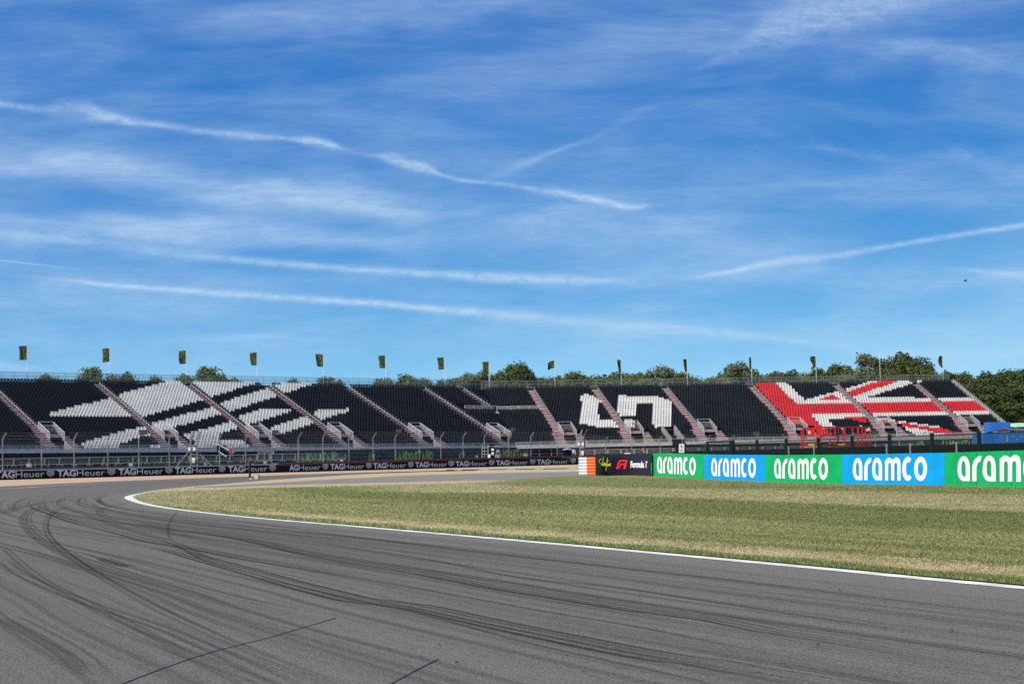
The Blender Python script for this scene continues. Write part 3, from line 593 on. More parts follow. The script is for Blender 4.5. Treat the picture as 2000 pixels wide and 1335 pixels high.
SV, SF, SMI = seat_template()
def seats_mesh(name, w, L, parent, mats):
    L = np.array(L); n = len(L); u, r, c = L[:, 0], L[:, 1], L[:, 2]
    jt = rs.uniform(-.008, .008, (n, 2))
    base = w.O + u[:, None] * w.e + (r * w.tr + .60 + jt[:, 0])[:, None] * w.n; base[:, 2] = w.z0 + w.sl * u + w.rise * r + jt[:, 1]
    V = base[:, None, :] + SV[None, :, 0:1] * w.e + SV[None, :, 1:2] * w.n + SV[None, :, 2:3] * np.array([0, 0, 1.])
    Fq = (SF[None] + (np.arange(n) * len(SV))[:, None, None]).reshape(-1, 4)
    mi = np.where(SMI[None] == 1, 3, c[:, None]).ravel()
    return mesh_np(name, V.reshape(-1, 3), Fq, mats, parent, mi=mi)
SEATM = [MT['seat_black'], MT['seat_white'], MT['seat_red'], MT['seat_bracket'], MT['galv_l']]
def rows_uncut(w, r):                  # deck intervals of a row
    cuts = [(a + VA, a + VB) for a in w.ais] if r < 6 else []
    if w.key == 'R' and r < 7: cuts.append((19.0, 21.1))
    cuts.sort(); iv = []; s_ = ustart(w, r)
    for a, b in cuts:
        if a > s_: iv.append((s_, a))
        s_ = b
    iv.append((s_, uend(w, r))); return iv
def build_wing(w, label):
    root = empty('grandstand', tuple(WP(w, 0, 0, 0) * np.array([1, 1, 0])))
    Minv = root.matrix_world  # location only
    off = np.array(root.location)
    def fin(o): o.data.transform(Matrix.Translation(-root.location)); return o
    tag(root, label, 'grandstand')
    # seats
    SL = []
    for r in range(w.NR):
        s0, s1 = ustart(w, r), uend(w, r); k0 = int(math.ceil((0 - s0) / w.pitch)) + 2
        n_ = int((s1 - s0) / w.pitch)
        for i in range(n_):
            u = s0 + .3 + i * w.pitch + (w.pitch / 2 if (w.stag and r % 2) else 0)
            if u > s1 - .25 or not seat_ok(w, u, r): continue
            SL.append((u, r, seat_col(w, u, r)))
    SL = np.array(SL)
    # the hundred that show largest stay single
    P = w.O + SL[:, 0:1] * w.e + (SL[:, 1:2] * w.tr) * w.n; q = proj(P + np.array([0, 0, 3.]))
    dist = P[:, 1] + 1e4 * ((q[:, 0] < 6) | (q[:, 0] > 1990)) + 3e2 * (SL[:, 1] < 2)
    if w.key == 'R': dist = dist + 1e3 * ((q[:, 0] < 1105) | (SL[:, 1] < 1))
    o_ = np.argsort(dist); big, rest = o_[:100], o_[100:]
    fin(seats_mesh('seats', w, SL[rest], root, SEATM))['kind'] = 'stuff'
    for k in big: fin(seats_mesh('seat', w, SL[k:k + 1], root, SEATM))
    # stepped deck
    d = MB()
    for r in range(w.NR + 1):
        v0 = r * w.tr; v1 = v0 + w.tr + (.9 if r == w.NR else 0); z = w.rise * r
        for a, b in (rows_uncut(w, r) if r < w.NR else [(ustart(w, r), uend(w, r))]):
            A = WP(w, a, v0, z); B = WP(w, b, v0, z); C = WP(w, b, v1, z); D = WP(w, a, v1, z)
            d.quad(A, B, C, D); d.quad(A - [0, 0, w.rise], B - [0, 0, w.rise], B, A)
    fin(d.build('seating_deck', MT['deck'], root))
    # aisles
    for ai, (a, r0_) in enumerate([(a, None) for a in w.ais] + w.stub):
        s = MB()
        def step(ua, ub, r, half=True):
            z = w.rise * r; v0 = r * w.tr
            for (vv0, zz) in ((v0 - .004, z + .006),):
                A = WP(w, ua, vv0 - .02, zz); e = w.e * (ub - ua)
                s.obox(A + [0, 0, -.075], e, w.n * (w.tr * .52), (0, 0, .075), 0)                       # pale nosing
                s.obox(A + [0, 0, -w.rise + .005] + w.n * .022, e, w.n * .02, (0, 0, w.rise - .083), 1)    # red riser
                m_ = A + w.n * w.tr * .53 + [0, 0, .0]
                s.obox(m_, e, w.n * (w.tr * .40), (0, 0, w.rise * .16), 1 if r % 2 else 0)
        rs_ = 8 if r0_ is None else r0_
        for r in range(rs_, w.NR): step(a, a + w.w, r)
        if r0_ is None:
            step(a - 1.0, a + VB + .1, 7)
            for r in range(1, 7): step(a - .95, a + VA - .06, r); step(a + VB + .06, a + 4.6, r)
            step(a + VB - .0 + .06, a + 4.6, 0)
            step(a + VA + .1, a + VB - .1, 6.0)
        fin(s.build('stairway', [MT['tread'], MT['riser']], root))
        h = MB()                                             # stub rails and end plates up the right hand side
        for r in range(rs_, w.NR):
            p = WP(w, a + w.w + .06, r * w.tr + .15, w.rise * r); h.tube(p, p + [0, 0, .6], .02, 5); q_ = p + w.n * .42
            h.tube(p + [0, 0, .6], q_ + [0, 0, .45], .02, 5); h.obox(p + [0, 0, .1] , w.n * .4, w.e * .02, (0, 0, .16))
        h.tube(WP(w, a + w.w + .06, rs_ * w.tr + .15, w.rise * rs_ + .12), WP(w, a + w.w + .06, (w.NR - 1) * w.tr + .5, w.rise * (w.NR - 1) + .3), .05, 5)
        fin(h.build('aisle_rail', MT['galv'], root))
        if r0_ is not None: continue
        # entrance tunnel
        en = MB(); za = w.rise * 6
        for uu in (a + VA, a + VB):
            for (ra, rb) in [(k, k + 1) for k in range(0, 6)]:
                A = WP(w, uu, ra * w.tr, -.6); en.obox(A, w.n * w.tr, w.e * .05, (0, 0, .6 + w.rise * (ra) + .02))
        A = WP(w, a + VA, 0, -.04); en.obox(A, w.e * (VB - VA), w.n * 1.2, (0, 0, .04))
        entr = fin(en.build('entrance_tunnel', MT['galv'], root))
        dk = MB(); A = WP(w, a + VA + .05, 2.6, -1.2); dk.obox(A, w.e * (VB - VA - .05), w.n * 2.2, (0, 0, 1.2 + za - w.rise - .1)); fin(dk.build('doorway_shade', MT['black'], root)) if False else None
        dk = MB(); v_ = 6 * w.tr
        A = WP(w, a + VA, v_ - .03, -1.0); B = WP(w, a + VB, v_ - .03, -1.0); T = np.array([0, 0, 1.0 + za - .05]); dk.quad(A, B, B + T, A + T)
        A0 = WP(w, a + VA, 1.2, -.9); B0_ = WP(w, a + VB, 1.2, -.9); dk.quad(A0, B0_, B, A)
        fin(dk.build('doorway_shade', MT['black'], root))  # black sheets paint in the shade inside the tunnel mouth
        rl = MB()
        for uu in (a + VA, a + VB):
            top = []
            for r in (9.6, 8.4, 7.2, 6.0, 4.9): top.append((r * w.tr, w.rise * r + 1.02))
            for (v1_, z1_), (v2_, z2_) in zip(top[:-1], top[1:]):
                rl.tube(WP(w, uu, v1_, z1_), WP(w, uu, v2_, z2_), .035, 6)
            for v1_, z1_ in top: rl.tube(WP(w, uu, v1_, w.rise * int(v1_ / w.tr)), WP(w, uu, v1_, z1_), .03, 5)
            vf = 4.9 * w.tr; rl.tube(WP(w, uu, vf, w.rise * 4.9 + 1.02), WP(w, uu, vf, -.1), .04, 6)
        rl.tube(WP(w, a + VA, 9.6 * w.tr, w.rise * 9.6 + 1.02), WP(w, a + VB, 9.6 * w.tr, w.rise * 9.6 + 1.02), .03, 5)
        for k in range(12): uu = a + VA + (VB - VA) * k / 11; rl.tube(WP(w, uu, 8.1 * w.tr, w.rise * 8 + .05), WP(w, uu, 8.1 * w.tr, w.rise * 8 + 1.0), .018, 4)
        rl.tube(WP(w, a + VA, 8.1 * w.tr, w.rise * 8 + 1.0), WP(w, a + VB, 8.1 * w.tr, w.rise * 8 + 1.0), .03, 5)
        rr = fin(rl.build('handrail', MT['galv_l'], root))
        for uu in (a + VA, a + VB):
            pn = MB()
            K_ = 8
            for k in range(K_):
                va_, vb_ = (4.9 + 4.7 * k / K_) * w.tr, (4.9 + 4.7 * (k + 1) / K_) * w.tr
                tz = lambda v: w.rise * v / w.tr + .99
                lo = lambda v: max(.0, w.rise * 6 * min(1, max(0, (v / w.tr - 5.6) / .4))) + (w.rise * (v / w.tr - 6) if v > 6 * w.tr else 0)
                pn.quad(WP(w, uu, va_, lo(va_)), WP(w, uu, vb_, lo(vb_)), WP(w, uu, vb_, tz(vb_)), WP(w, uu, va_, tz(va_)))
            fin(pn.build('mesh_panel', MT['panel'], root))
    # front fence, kick plate and fascia
    fr = MB(); bars = MB(); L = w.u1 - w.u0
    for k in range(int(L / 2.05) + 1):
        u = w.u0 + k * 2.05; bars.obox(WP(w, u, -.13, -.2), w.e * .07, w.n * .05, (0, 0, 1.0))
    for u0_, u1_ in ((w.u0, w.u1),):
        for z_, h_ in ((.78, .045), (.28, .04)): bars.obox(WP(w, u0_, -.13, z_), w.e * (u1_ - u0_) + np.array([0, 0, w.sl * (u1_ - u0_)]), w.n * .045, (0, 0, h_))
    for k in range(int(L / .125)):
        u = w.u0 + k * .125; bars.obox(WP(w, u, -.12, .3), w.e * .03, w.n * .02, (0, 0, .5))
    fin(bars.build('front_railing', MT['galv_l'], root))
    for k in range(int(L / 2.05)):
        u = w.u0 + k * 2.05; dz = np.array([0, 0, w.sl * 2.03])
        fr.obox(WP(w, u + .01, -.16, -.28), w.e * 2.03 + dz, w.n * .03, (0, 0, .25)); fr.obox(WP(w, u + .01, -.15, -.005), w.e * 2.03 + dz, w.n * .03, (0, 0, .25))
    fin(fr.build('fascia', MT['galv_l'], root))
    # back railing with netting
    bk = MB(); nt_ = MB(); vb = w.NR * w.tr + .9; zb = w.rise * w.NR; ue = uend(w, w.NR)
    nn = int((ue - w.u0) / 2.1)
    for k in range(nn + 1): p = WP(w, w.u0 + k * 2.1, vb, zb); bk.tube(p, p + [0, 0, 1.55], .035, 5)
    for z_ in (1.52, .9, .4): bk.tube(WP(w, w.u0, vb, zb + z_), WP(w, ue, vb, zb + z_), .028, 5)
    fin(bk.build('back_railing', MT['galv'], root))
    nt_.quad(WP(w, w.u0, vb - .05, zb + .1), WP(w, ue, vb - .05, zb + .1), WP(w, ue, vb - .05, zb + 1.5), WP(w, w.u0, vb - .05, zb + 1.5))
    fin(nt_.build('back_netting', MT['net'], root))
    # understructure
    sc = MB()
    for k in range(int(L / 2.05) + 1):
        u = w.u0 + k * 2.05
        for v in (.3, 3.2): p = WP(w, u, v, -.3); sc.tube([p[0], p[1], .9], p, .04, 5)
        p = WP(w, u, .3, -2.1); sc.obox(p - [.12, .02, .0], (.24, 0, 0), (0, .05, 0), (0, 0, .2)); 
    for z_ in (-1.2, -1.9): sc.tube(WP(w, w.u0, .3, z_), WP(w, w.u1, .3, z_), .03, 5)
    fin(sc.build('scaffold', MT['galv_l'], root))
    bw = MB(); T = np.array([0, 0, 1.])
    a_, b_2 = WP(w, w.u0, 4.0, -3.2), WP(w, w.u1, 4.0, -3.2); bw.quad(a_, b_2, b_2 + T * (w.rise * 5 + 3), a_ + T * (w.rise * 5 + 3))
    a_, b_2 = WP(w, w.u0, w.NR * w.tr + .95, zb), WP(w, ue, w.NR * w.tr + .95, zb); lo = np.array([1, 1, 0.])
    bw.quad(a_ * lo, b_2 * lo, b_2, a_)
    for uu, ff in ((w.u0, ustart), (w.u1, uend)):
        P0 = WP(w, ff(w, 0), .0, -.3); P1 = WP(w, ff(w, w.NR), w.NR * w.tr + .9, zb - .3); bw.quad(P0 * lo, P1 * lo, P1, P0)
    fin(bw.build('understage_shade', MT['shade_grey'], root))  # dark wall under the seats paints the shade there; back and ends closed too
    sk = MB(); segs = [(w.u0, 41.5)] if w.key == 'L' else [(1.5, 63.5)]
    for a, b in segs: 
        dz = np.array([0, 0, w.sl * (b - a)]); sk.obox(WP(w, a, -.14, -1.0), w.e * (b - a) + dz, w.n * .02, (0, 0, .71))
    fin(sk.build('front_skirt', MT['black'], root))
    # mid gangway rail
    rg = MB(); (ga, gb_) = (91.2, 98.7) if w.key == 'L' else (-7.8, .0)
    rz = w.rise * 19
    for z_ in (1.0, .5): rg.tube(WP(w, ga, 19 * w.tr, rz + z_), WP(w, gb_, 19 * w.tr, rz + z_), .03, 5)
    kk = int((gb_ - ga) / .16)
    for k in range(kk): p = WP(w, ga + k * .16, 19 * w.tr, rz); rg.tube(p, p + [0, 0, 1.0], .030 if k % 12 else .06, 4)
    fin(rg.build('gangway_railing', MT['galv_l'], root))
    rg = MB(); rg.obox(WP(w, ga, 18.9 * w.tr, rz - .25), w.e * (gb_ - ga), w.n * 2.6, (0, 0, .33)); fin(rg.build('gangway_floor', MT['galv_l'], root))
    if w.key == 'R':
        e = MB(); e2 = MB()
        for r in range(w.NR):
            p = WP(w, w.u1 + .05, r * w.tr, w.rise * r - .35); e.obox(p, w.n * w.tr * .96, w.e * .45, (0, 0, 1.15 + .0)); 
            p = WP(w, w.u1 + .1, r * w.tr, w.rise * r); e2.tube(p, p + [0, 0, 1.1], .03, 5)
        fin(e.build('end_panel', MT['galv'], root)); fin(e2.build('end_railing', MT['galv_l'], root))
        for uu in (18.85, 21.1):
            g2 = MB()
            for k in range(7): g2.obox(WP(w, uu, k * w.tr, -.3), w.n * w.tr, w.e * .12, (0, 0, w.rise * (k + 1) + 1.15))
            fin(g2.build('stairwell_parapet', MT['galv'], root))
        g3 = MB(); T = np.array([0, 0, 1.]); A = WP(w, 18.97, 6.9 * w.tr, -3); B = WP(w, 21.1, 6.9 * w.tr, -3); g3.quad(A, B, B + T * (3 + w.rise * 6.9), A + T * (3 + w.rise * 6.9)); fin(g3.build('stairwell_shade_back', MT['black'], root))  # black sheet painted as the shade deep in the stairwell
        g4 = MB(); g4.obox(WP(w, 18.97, -.22, -1.0), w.e * 2.13, w.n * .04, (0, 0, 1.75)); fin(g4.build('stairwell_shade_front', MT['black'], root))  # black slab across the opening paints its darkness
        g5 = MB()
        for k in range(7): g5.obox(WP(w, 19.3, .0 + k * .32 - .5, -1.9 + k * .27), w.e * 1.6, w.n * .28, (0, 0, .05))
        fin(g5.build('stairwell_steps', MT['galv'], root))
    else:
        g5 = MB()      # open stair dropping from the front edge
        A = WP(w, 33.9, -.2, .75); B = WP(w, 36.2, -1.2, -.55)
        for dv in (0, 1.1): g5.obox(A + w.n * dv, (B - A), w.n * .05, (0, 0, .20))
        A2 = WP(w, 34.1, -.2, -.3); B2 = WP(w, 35.0, -1.0, -1.1); g5.obox(A2, B2 - A2, w.n * .05, (0, 0, .16))
        for k in range(9): p = A + (B - A) * k / 9; g5.obox(p, w.e * .28, w.n * 1.1, (0, 0, .04))
        fin(g5.build('front_stair', MT['white'], root))
        g6 = MB(); g6.obox(WP(w, 33.9, -.2, -1.1), w.e * 1.5, w.n * .05, (0, 0, 1.75)); fin(g6.build('stair_shade', MT['black'], root))  # black slab painting the shade beneath the stair
    return root
GL_ = build_wing(WL, 'grandstand run of black seats with a white angular emblem and pink stairs')
GR_ = build_wing(WR, 'grandstand run whose seats show a white 4 and red union flag')

# flags on the back rail
def flag_mat(seed):
    global nt
    m = bpy.data.materials.new('flag_print'); m.use_nodes = True; nt = m.node_tree; b = nt.nodes['Principled BSDF']
    t = AN('ShaderNodeTexCoord'); oi = AN('ShaderNodeObjectInfo'); 
    ad = AN('ShaderNodeVectorMath', operation='ADD'); nt.links.new(t.outputs['Object'], ad.inputs[0]); cm = AN('ShaderNodeCombineXYZ'); nt.links.new(AM('MULTIPLY', oi.outputs['Random'], 40.), cm.inputs[0]); nt.links.new(cm.outputs[0], ad.inputs[1])
    n = ANoise(ad.outputs[0], 1.15, 3, .5, 2.2)
    k = AM('MULTIPLY', AR(n, .495, .512), AR(n, .540, .524))
    nt.links.new(AMix(k, (.008, .012, .006), (.20, .29, .02)), b.inputs['Base Color']); b.inputs['Roughness'].default_value = .7
    return m
FM = flag_mat(0)
FLG = [('L', 16.14, 0), ('L', 30.06, 0), ('L', 43.65, 0), ('L', 56.9, 0), ('L', 69.91, 0), ('L', 82.69, 0), ('L', 95.28, 0), ('R', -6.64, 0), ('R', 5.46, 1), ('R', 17.93, 2), ('R', 30.5, 3), ('R', 42.95, 4), ('R', 55.59, 5), ('R', 68.32, 6), ('R', 81.04, 7)]
ORD2 = ['first', 'second', 'third', 'fourth', 'fifth', 'sixth', 'seventh', 'eighth', 'ninth', 'tenth', 'eleventh', 'twelfth', 'thirteenth', 'fourteenth', 'last']
ORD = ['leftmost', 'second', 'third', 'fourth', 'fifth', 'sixth', 'seventh', 'eighth', 'ninth', 'tenth', 'eleventh', 'twelfth', 'thirteenth', 'fourteenth', 'rightmost']
FDESC = ['square-hanging green-black', 'bright-squiggled square green-black', 'gently waving green-black', 'dark square green-black', 'slightly waving green-black', 'pale-spotted green-black', 'bright-squiggled upright', 'upright yellowish-green', 'small blown triangular green-black', 'narrow folded dark', 'narrow pleated dark', 'thin furled dark', 'crumpled leafy green', 'small crumpled yellow-green', 'bulging half-round dark']
def flag(i, key, u, style):
    w = WL if key == 'L' else WR
    base = WP(w, u, w.NR * w.tr + .95, w.rise * w.NR)
    hp = 5.65 if key == 'L' else 5.2
    if i in (11, 12, 13): hp = 5.4
    r = empty('flag', tuple(base))
    tag(r, '%s flag, %s from the white emblem end' % (FDESC[i], ORD2[i]), 'flag', 'flags along the top of the grandstand')
    p = MB(); p.tube((0, 0, -.4), (0, 0, hp), .055, 8, 0, .035); p.tube((0, 0, hp), (0, 0, hp + .1), .06, 8); p.build('pole', MT['white'], r)
    Wd = {0: 1.25, 1: 1.15, 2: .75, 3: .75, 4: .4, 5: .95, 6: .55, 7: .85}[style]; Ht = {0: 2.2, 1: 1.35, 2: 2.3, 3: 2.3, 4: 2.3, 5: 2.1, 6: 1.3, 7: 2.3}[style]
    nx, nz = 12, 14; V = []; ph = i * 1.3
    drop = 1.0 if style == 6 else 0
    if style == 6: drop = 1.9
    for a in range(nz + 1):
        for b in range(nx + 1):
            s_ = b / nx; t = a / nz
            x = -Wd * s_; z = hp - .08 - drop - Ht * t
            y = (.12 + .12 * ((i * 7) % 5) / 4) * s_ * math.sin((4 + i % 3) * s_ + ph + (1.5 + i % 4) * t) + (.25 if style else .05) * s_ * math.sin(11 * s_ + 3 * t + ph)
            if style == 0: x = -Wd * s_ * (1 - (.08 + .05 * (i % 4)) * t - .05 * math.sin(4 * t + i)) ; z += .04 * math.sin(3 * s_ + ph) - .04 * s_ * (1 - t)
            if style == 1: x = -Wd * s_ * (1 - .1 * t) - .2 * t * s_; z = hp - .08 - Ht * t * (1 - .35 * s_) - .35 * s_ * s_ - (.55 * s_ * t * t)
            if style in (2, 3): x = -Wd * s_ * (1 - .45 * t) - 0; z -= .05 * s_
            if style == 5: x = -Wd * s_ * (1 - .3 * t + .15 * math.sin(6 * t)); 
            if style == 6: x = -Wd * s_ * (.5 + .5 * math.sin(3 * t + .5))
            if style == 7: x = -Wd * s_ * math.sin(math.pi * min(1, .18 + t * .82)) ** .7
            V.append((x, y, z))
    K = nx + 1; Fq = np.array([(a * K + b, a * K + b + 1, (a + 1) * K + b + 1, (a + 1) * K + b) for a in range(nz) for b in range(nx)])
    o = mesh_np('cloth', np.array(V), Fq, FM, r); o.data.polygons.foreach_set('use_smooth', [True] * len(Fq))
    so_ = o.modifiers.new('thickness', 'SOLIDIFY'); so_.thickness = .012
for i, (k, u, s_) in enumerate(FLG): flag(i, k, u, s_)
# ------------------------------------------------------------------ raised bank behind the barriers
def line_at(P, px):                       # point of a polyline (x,y ground) seen at photo column px
    q = proj(np.c_[P, np.zeros(len(P))])[:, 0]; return np.array([np.interp(px, q, P[:, 0]), np.interp(px, q, P[:, 1])])
BD = catmull(bar, 1.0); BDn = ribbon_pts(BD); bq = proj(np.c_[BD, np.zeros(len(BD))])[:, 0]; BS = np.concatenate([[0], np.cumsum(np.linalg.norm(np.diff(BD, axis=0), axis=1))])
def bpos(s):
    return np.array([np.interp(s, BS, BD[:, 0]), np.interp(s, BS, BD[:, 1])]), np.array([np.interp(s, BS, BDn[:, 0]), np.interp(s, BS, BDn[:, 1])])
def bs_of(px): return float(np.interp(px, bq, BS))
V = []; NB_ = len(BD)
for i in range(NB_):
    p, n_ = BD[i], BDn[i]
    for o_, z_ in ((.3, -.02), (.45, .85), (3.0, 1.28), (9, 1.30), (160, 1.30)): V.append((*(p + n_ * o_), z_))
ext = np.array([BD[-1] + np.array([t * 1.0, t * .12]) for t in (20, 60, 120, 300)])
Fq = np.array([(i * 5 + j, i * 5 + j + 1, i * 5 + j + 6, i * 5 + j + 5) for i in range(NB_ - 1) for j in range(4)])
tag(mesh_np('bank', np.array(V), Fq, MT['bank']), kind='structure')
b = MB(); e0 = BD[-1] + BDn[-1] * .4
b.quad((*e0, -.02), (e0[0] + 260, e0[1] + 20, -.02), (e0[0] + 260, e0[1] + 24, 1.28), (e0[0], e0[1] + 4, 1.28)); b.quad((e0[0], e0[1] + 4, 1.28), (e0[0] + 260, e0[1] + 24, 1.28), (e0[0] + 260, e0[1] + 200, 1.3), (e0[0] - 40, e0[1] + 200, 1.3))
tag(b.build('verge_bank', MT['bank']), kind='structure')

# ------------------------------------------------------------------ lettering
def text_shape(txt, bold=0.0, res=3):
    cu = bpy.data.curves.new('t', 'FONT'); cu.body = txt; cu.size = 1.0; cu.offset = bold; cu.resolution_u = res; cu.fill_mode = 'FRONT'
    o = bpy.data.objects.new('t', cu); COL.objects.link(o); dg = bpy.context.evaluated_depsgraph_get(); me = bpy.data.meshes.new_from_object(o.evaluated_get(dg))
    V = np.array([v.co[:2] for v in me.vertices]); Fc = [tuple(p.vertices) for p in me.polygons]
    bpy.data.objects.remove(o); bpy.data.curves.remove(cu); bpy.data.meshes.remove(me)
    V[:, 0] -= V[:, 0].min(); V[:, 0] /= V[:, 0].max(); V[:, 1] -= 0.0; return V, Fc
def fill_shape(loops):                     # outlines with holes -> filled mesh
    cu = bpy.data.curves.new('s', 'CURVE'); cu.dimensions = '2D'; cu.fill_mode = 'BOTH'
    for L in loops:
        sp_ = cu.splines.new('POLY'); sp_.points.add(len(L) - 1); sp_.use_cyclic_u = True
        for k, p in enumerate(L): sp_.points[k].co = (p[0], p[1], 0, 1)
    o = bpy.data.objects.new('s', cu); COL.objects.link(o); dg = bpy.context.evaluated_depsgraph_get(); me = bpy.data.meshes.new_from_object(o.evaluated_get(dg))
    V = np.array([v.co[:2] for v in me.vertices]); Fc = [tuple(p.vertices) for p in me.polygons]
    bpy.data.objects.remove(o); bpy.data.curves.remove(cu); bpy.data.meshes.remove(me); return V, Fc
def stroke_shape(lines, w):                # handwriting: each stroke a ribbon
    V, Fc = [], []
    for P in lines:
        P = catmull(P, .03); n_ = ribbon_pts(P); b = len(V); m = len(P)
        for i in range(m): V.append(P[i] + n_[i] * w / 2); V.append(P[i] - n_[i] * w / 2)
        for i in range(m - 1): Fc.append((b + 2 * i, b + 2 * i + 1, b + 2 * i + 3, b + 2 * i + 2))
    return np.array(V), Fc
CAP_H = None
TAGV = text_shape('TAG', .035); HEUV = text_shape('Heuer', -.004)
_caph = text_shape('H')[0][:, 1].max()
def place(name, shp, fn, m, parent, z=0.0):
    V, Fc = shp; P = [tuple(fn(a, b_)) for a, b_ in V]
    me = bpy.data.meshes.new(name); me.from_pydata(P, [], Fc); me.update(); return link(name, me, m, parent)
# barrier carrying the watch advertising
def top_z(px):
    y = np.interp(px, [0, 100, 200, 380, 544, 545, 560, 760, 920, 1120, 1200], [917.5, 915.5, 913.4, 909, 905.4, 904.4, 904, 898, 893.3, 888.2, 886.5]); p, _ = bpos(bs_of(px))
    return onY(px, y, p[1])[2]
HS = .60
def barrier_run(px0, px1, label, red):
    s0, s1 = bs_of(px0), bs_of(px1); r = empty('advertising_barrier', (*bpos(s0)[0], 0)); off = -np.array([*bpos(s0)[0], 0]); tag(r, label, 'barrier', 'barriers with watch advertising')
    body = MB(); topm = MB(); n_ = int((s1 - s0) / 1.0) + 1; ss = np.linspace(s0, s1, n_ + 1)
    def pxs(s): return float(np.interp(s, BS, bq))
    for a, b_ in zip(ss[:-1], ss[1:]):
        (pa, na), (pb, nb) = bpos(a), bpos(b_); za, zb = top_z(pxs(a)), top_z(pxs(b_)); cut = .30 if red else .14
        A0, B0_, A1, B1 = [np.array([*q, 0]) + off for q in (pa, pb, pa + na * HS, pb + nb * HS)]
        up = lambda z: np.array([0, 0, z])
        za2, zb2 = za - cut, zb - cut
        body.add([A0, B0_, B0_ + up(zb2), A0 + up(za2), A1, B1, B1 + up(zb2), A1 + up(za2)], [(0, 1, 2, 3), (3, 2, 6, 7), (4, 7, 6, 5)])
        i_ = .015
        na3, nb3 = np.array([*na, 0]) * i_, np.array([*nb, 0]) * i_
        topm.add([A0 + na3 + up(za2 + .003), B0_ + nb3 + up(zb2 + .003), B0_ + nb3 + up(zb), A0 + na3 + up(za), A1 + up(za), B1 + up(zb)], [(0, 1, 2, 3), (3, 2, 5, 4)])
    body.build('panel', MT['tagblk'], r); topm.build('capping', MT['redtop'] if red else MT['galv'], r)
    return r, off
def on_bar(s, z, off, d=.025):
    p, n_ = bpos(s); return np.array([*(p - n_ * d), z]) + off
RB1, of1 = barrier_run(-50, 545, 'black advertising barrier with grey metal capping behind tan gravel', False)
RB2, of2 = barrier_run(545.4, 1190, 'black advertising barrier with dark red capping behind the gravel', True)
def shield(s0, s1, parent, off):
    z0_, z1_ = .20, 1.02; f = lambda a, b_: on_bar(s0 + (s1 - s0) * a, z0_ + (z1_ - z0_) * b_, off, .02)
    sh = [[(0, 1), (0, .42), (.08, .28), (.5, 0), (.92, .28), (1, .42), (1, 1)]]
    e = place('emblem', fill_shape(sh), f, MT['shieldb'], parent)
    f2 = lambda a, b_: on_bar(s0 + (s1 - s0) * a, z0_ + (z1_ - z0_) * b_, off, .026)
    place('upper_field', fill_shape([[(.08, .93), (.08, .52), (.92, .52), (.92, .93)]]), f2, MT['shieldg'], e)
    place('lower_field', fill_shape([[(.08, .46), (.14, .33), (.5, .10), (.86, .33), (.92, .46)]]), f2, MT['shieldr'], e)
    tv, tf = text_shape('TAG', .02, 2); tv = tv.copy(); tv[:, 0] = .14 + .72 * tv[:, 0]; tv[:, 1] = .58 + .30 * tv[:, 1] / _caph
    f3 = lambda a, b_: on_bar(s0 + (s1 - s0) * a, z0_ + (z1_ - z0_) * b_, off, .032)
    place('small_lettering', (tv, tf), f3, MT['tagtxt'], e)
    tv, tf = text_shape('HEUER', .01, 2); tv = tv.copy(); tv[:, 0] = .2 + .6 * tv[:, 0]; tv[:, 1] = .30 + .12 * tv[:, 1] / _caph
    place('small_lettering', (tv, tf), f3, MT['tagtxt'], e)
def word(x0, x1, part, parent, off, zb=.24, zh=.70):
    s0, s1 = bs_of(x0), bs_of(x1)
    for shp, a, b_ in ((TAGV, 0, .385), (HEUV, .405, 1)):
        if part == 'AG' and shp is TAGV: shp = text_shape('AG', .035); b_ = .28; 
        if part == 'AG' and shp is HEUV: a = .30
        V = shp[0].copy(); V[:, 0] = a + (b_ - a) * V[:, 0]; V[:, 1] = V[:, 1] / _caph
        place('lettering', (V, shp[1]), lambda p, q: on_bar(s0 + (s1 - s0) * p, zb + zh * q, off), MT['tagtxt'], parent)
for a, b_ in ((-9, 86.5), (111.7, 204.5), (231.5, 318), (341.6, 422), (445.5, 522)): word(a, b_, 'T', RB1, of1)
for a, b_ in ((91, 106), (209.5, 225), (323, 336.5), (427, 440), (526, 538.5)): shield(bs_of(a), bs_of(b_), RB1, of1)
word(565, 626, 'AG', RB2, of2)
for a, b_ in ((645, 711), (729, 793), (811, 873), (890, 951), (969, 1031), (1049, 1110)): word(a, b_, 'T', RB2, of2)
for a, b_ in ((630, 641), (715, 725.5), (797, 807.5), (876, 887), (955, 965.5), (1035, 1045.5), (1114, 1124.5)): shield(bs_of(a), bs_of(b_), RB2, of2)

# boards on the right: five oil company panels
BP = [(1273, 929.2, 885.4, 35.0), (1375, 935.3, 888.0, 37.8), (1495, 941.0, 888.8, 41.8), (1645, 945.4, 887.4, 46.4), (1845, 948.3, 883.6, 51.8), (2135, 953.6, 874.5, 63.4)]
def arc_(cx, cy, rx, ry, a0, a1, n=14): return [(cx + rx * math.cos(math.radians(a0 + (a1 - a0) * k / n)), cy + ry * math.sin(math.radians(a0 + (a1 - a0) * k / n))) for k in range(n + 1)]
def gl_a():
    o_ = [(.90, 0)] + [(.90, 1.1)] + arc_(.46, 1.05, .44, .85, 8, 180) + arc_(.46, .85, .46, .85, 180, 262) + [(.5, 0)]
    i_ = [(.60, .36), (.60, 1.05)] + arc_(.45, 1.02, .155, .52, 10, 180, 10) + arc_(.46, .80, .165, .44, 185, 255, 6) + [(.50, .36)]
    return [o_, i_]
def gl_r(): return [[(0, 0), (0, .95)] + arc_(.58, .95, .58, .92, 178, 100) + [(.66, 1.90), (.60, 1.50)] + arc_(.60, .95, .29, .53, 100, 178) + [(.31, .9), (.31, 0)]]
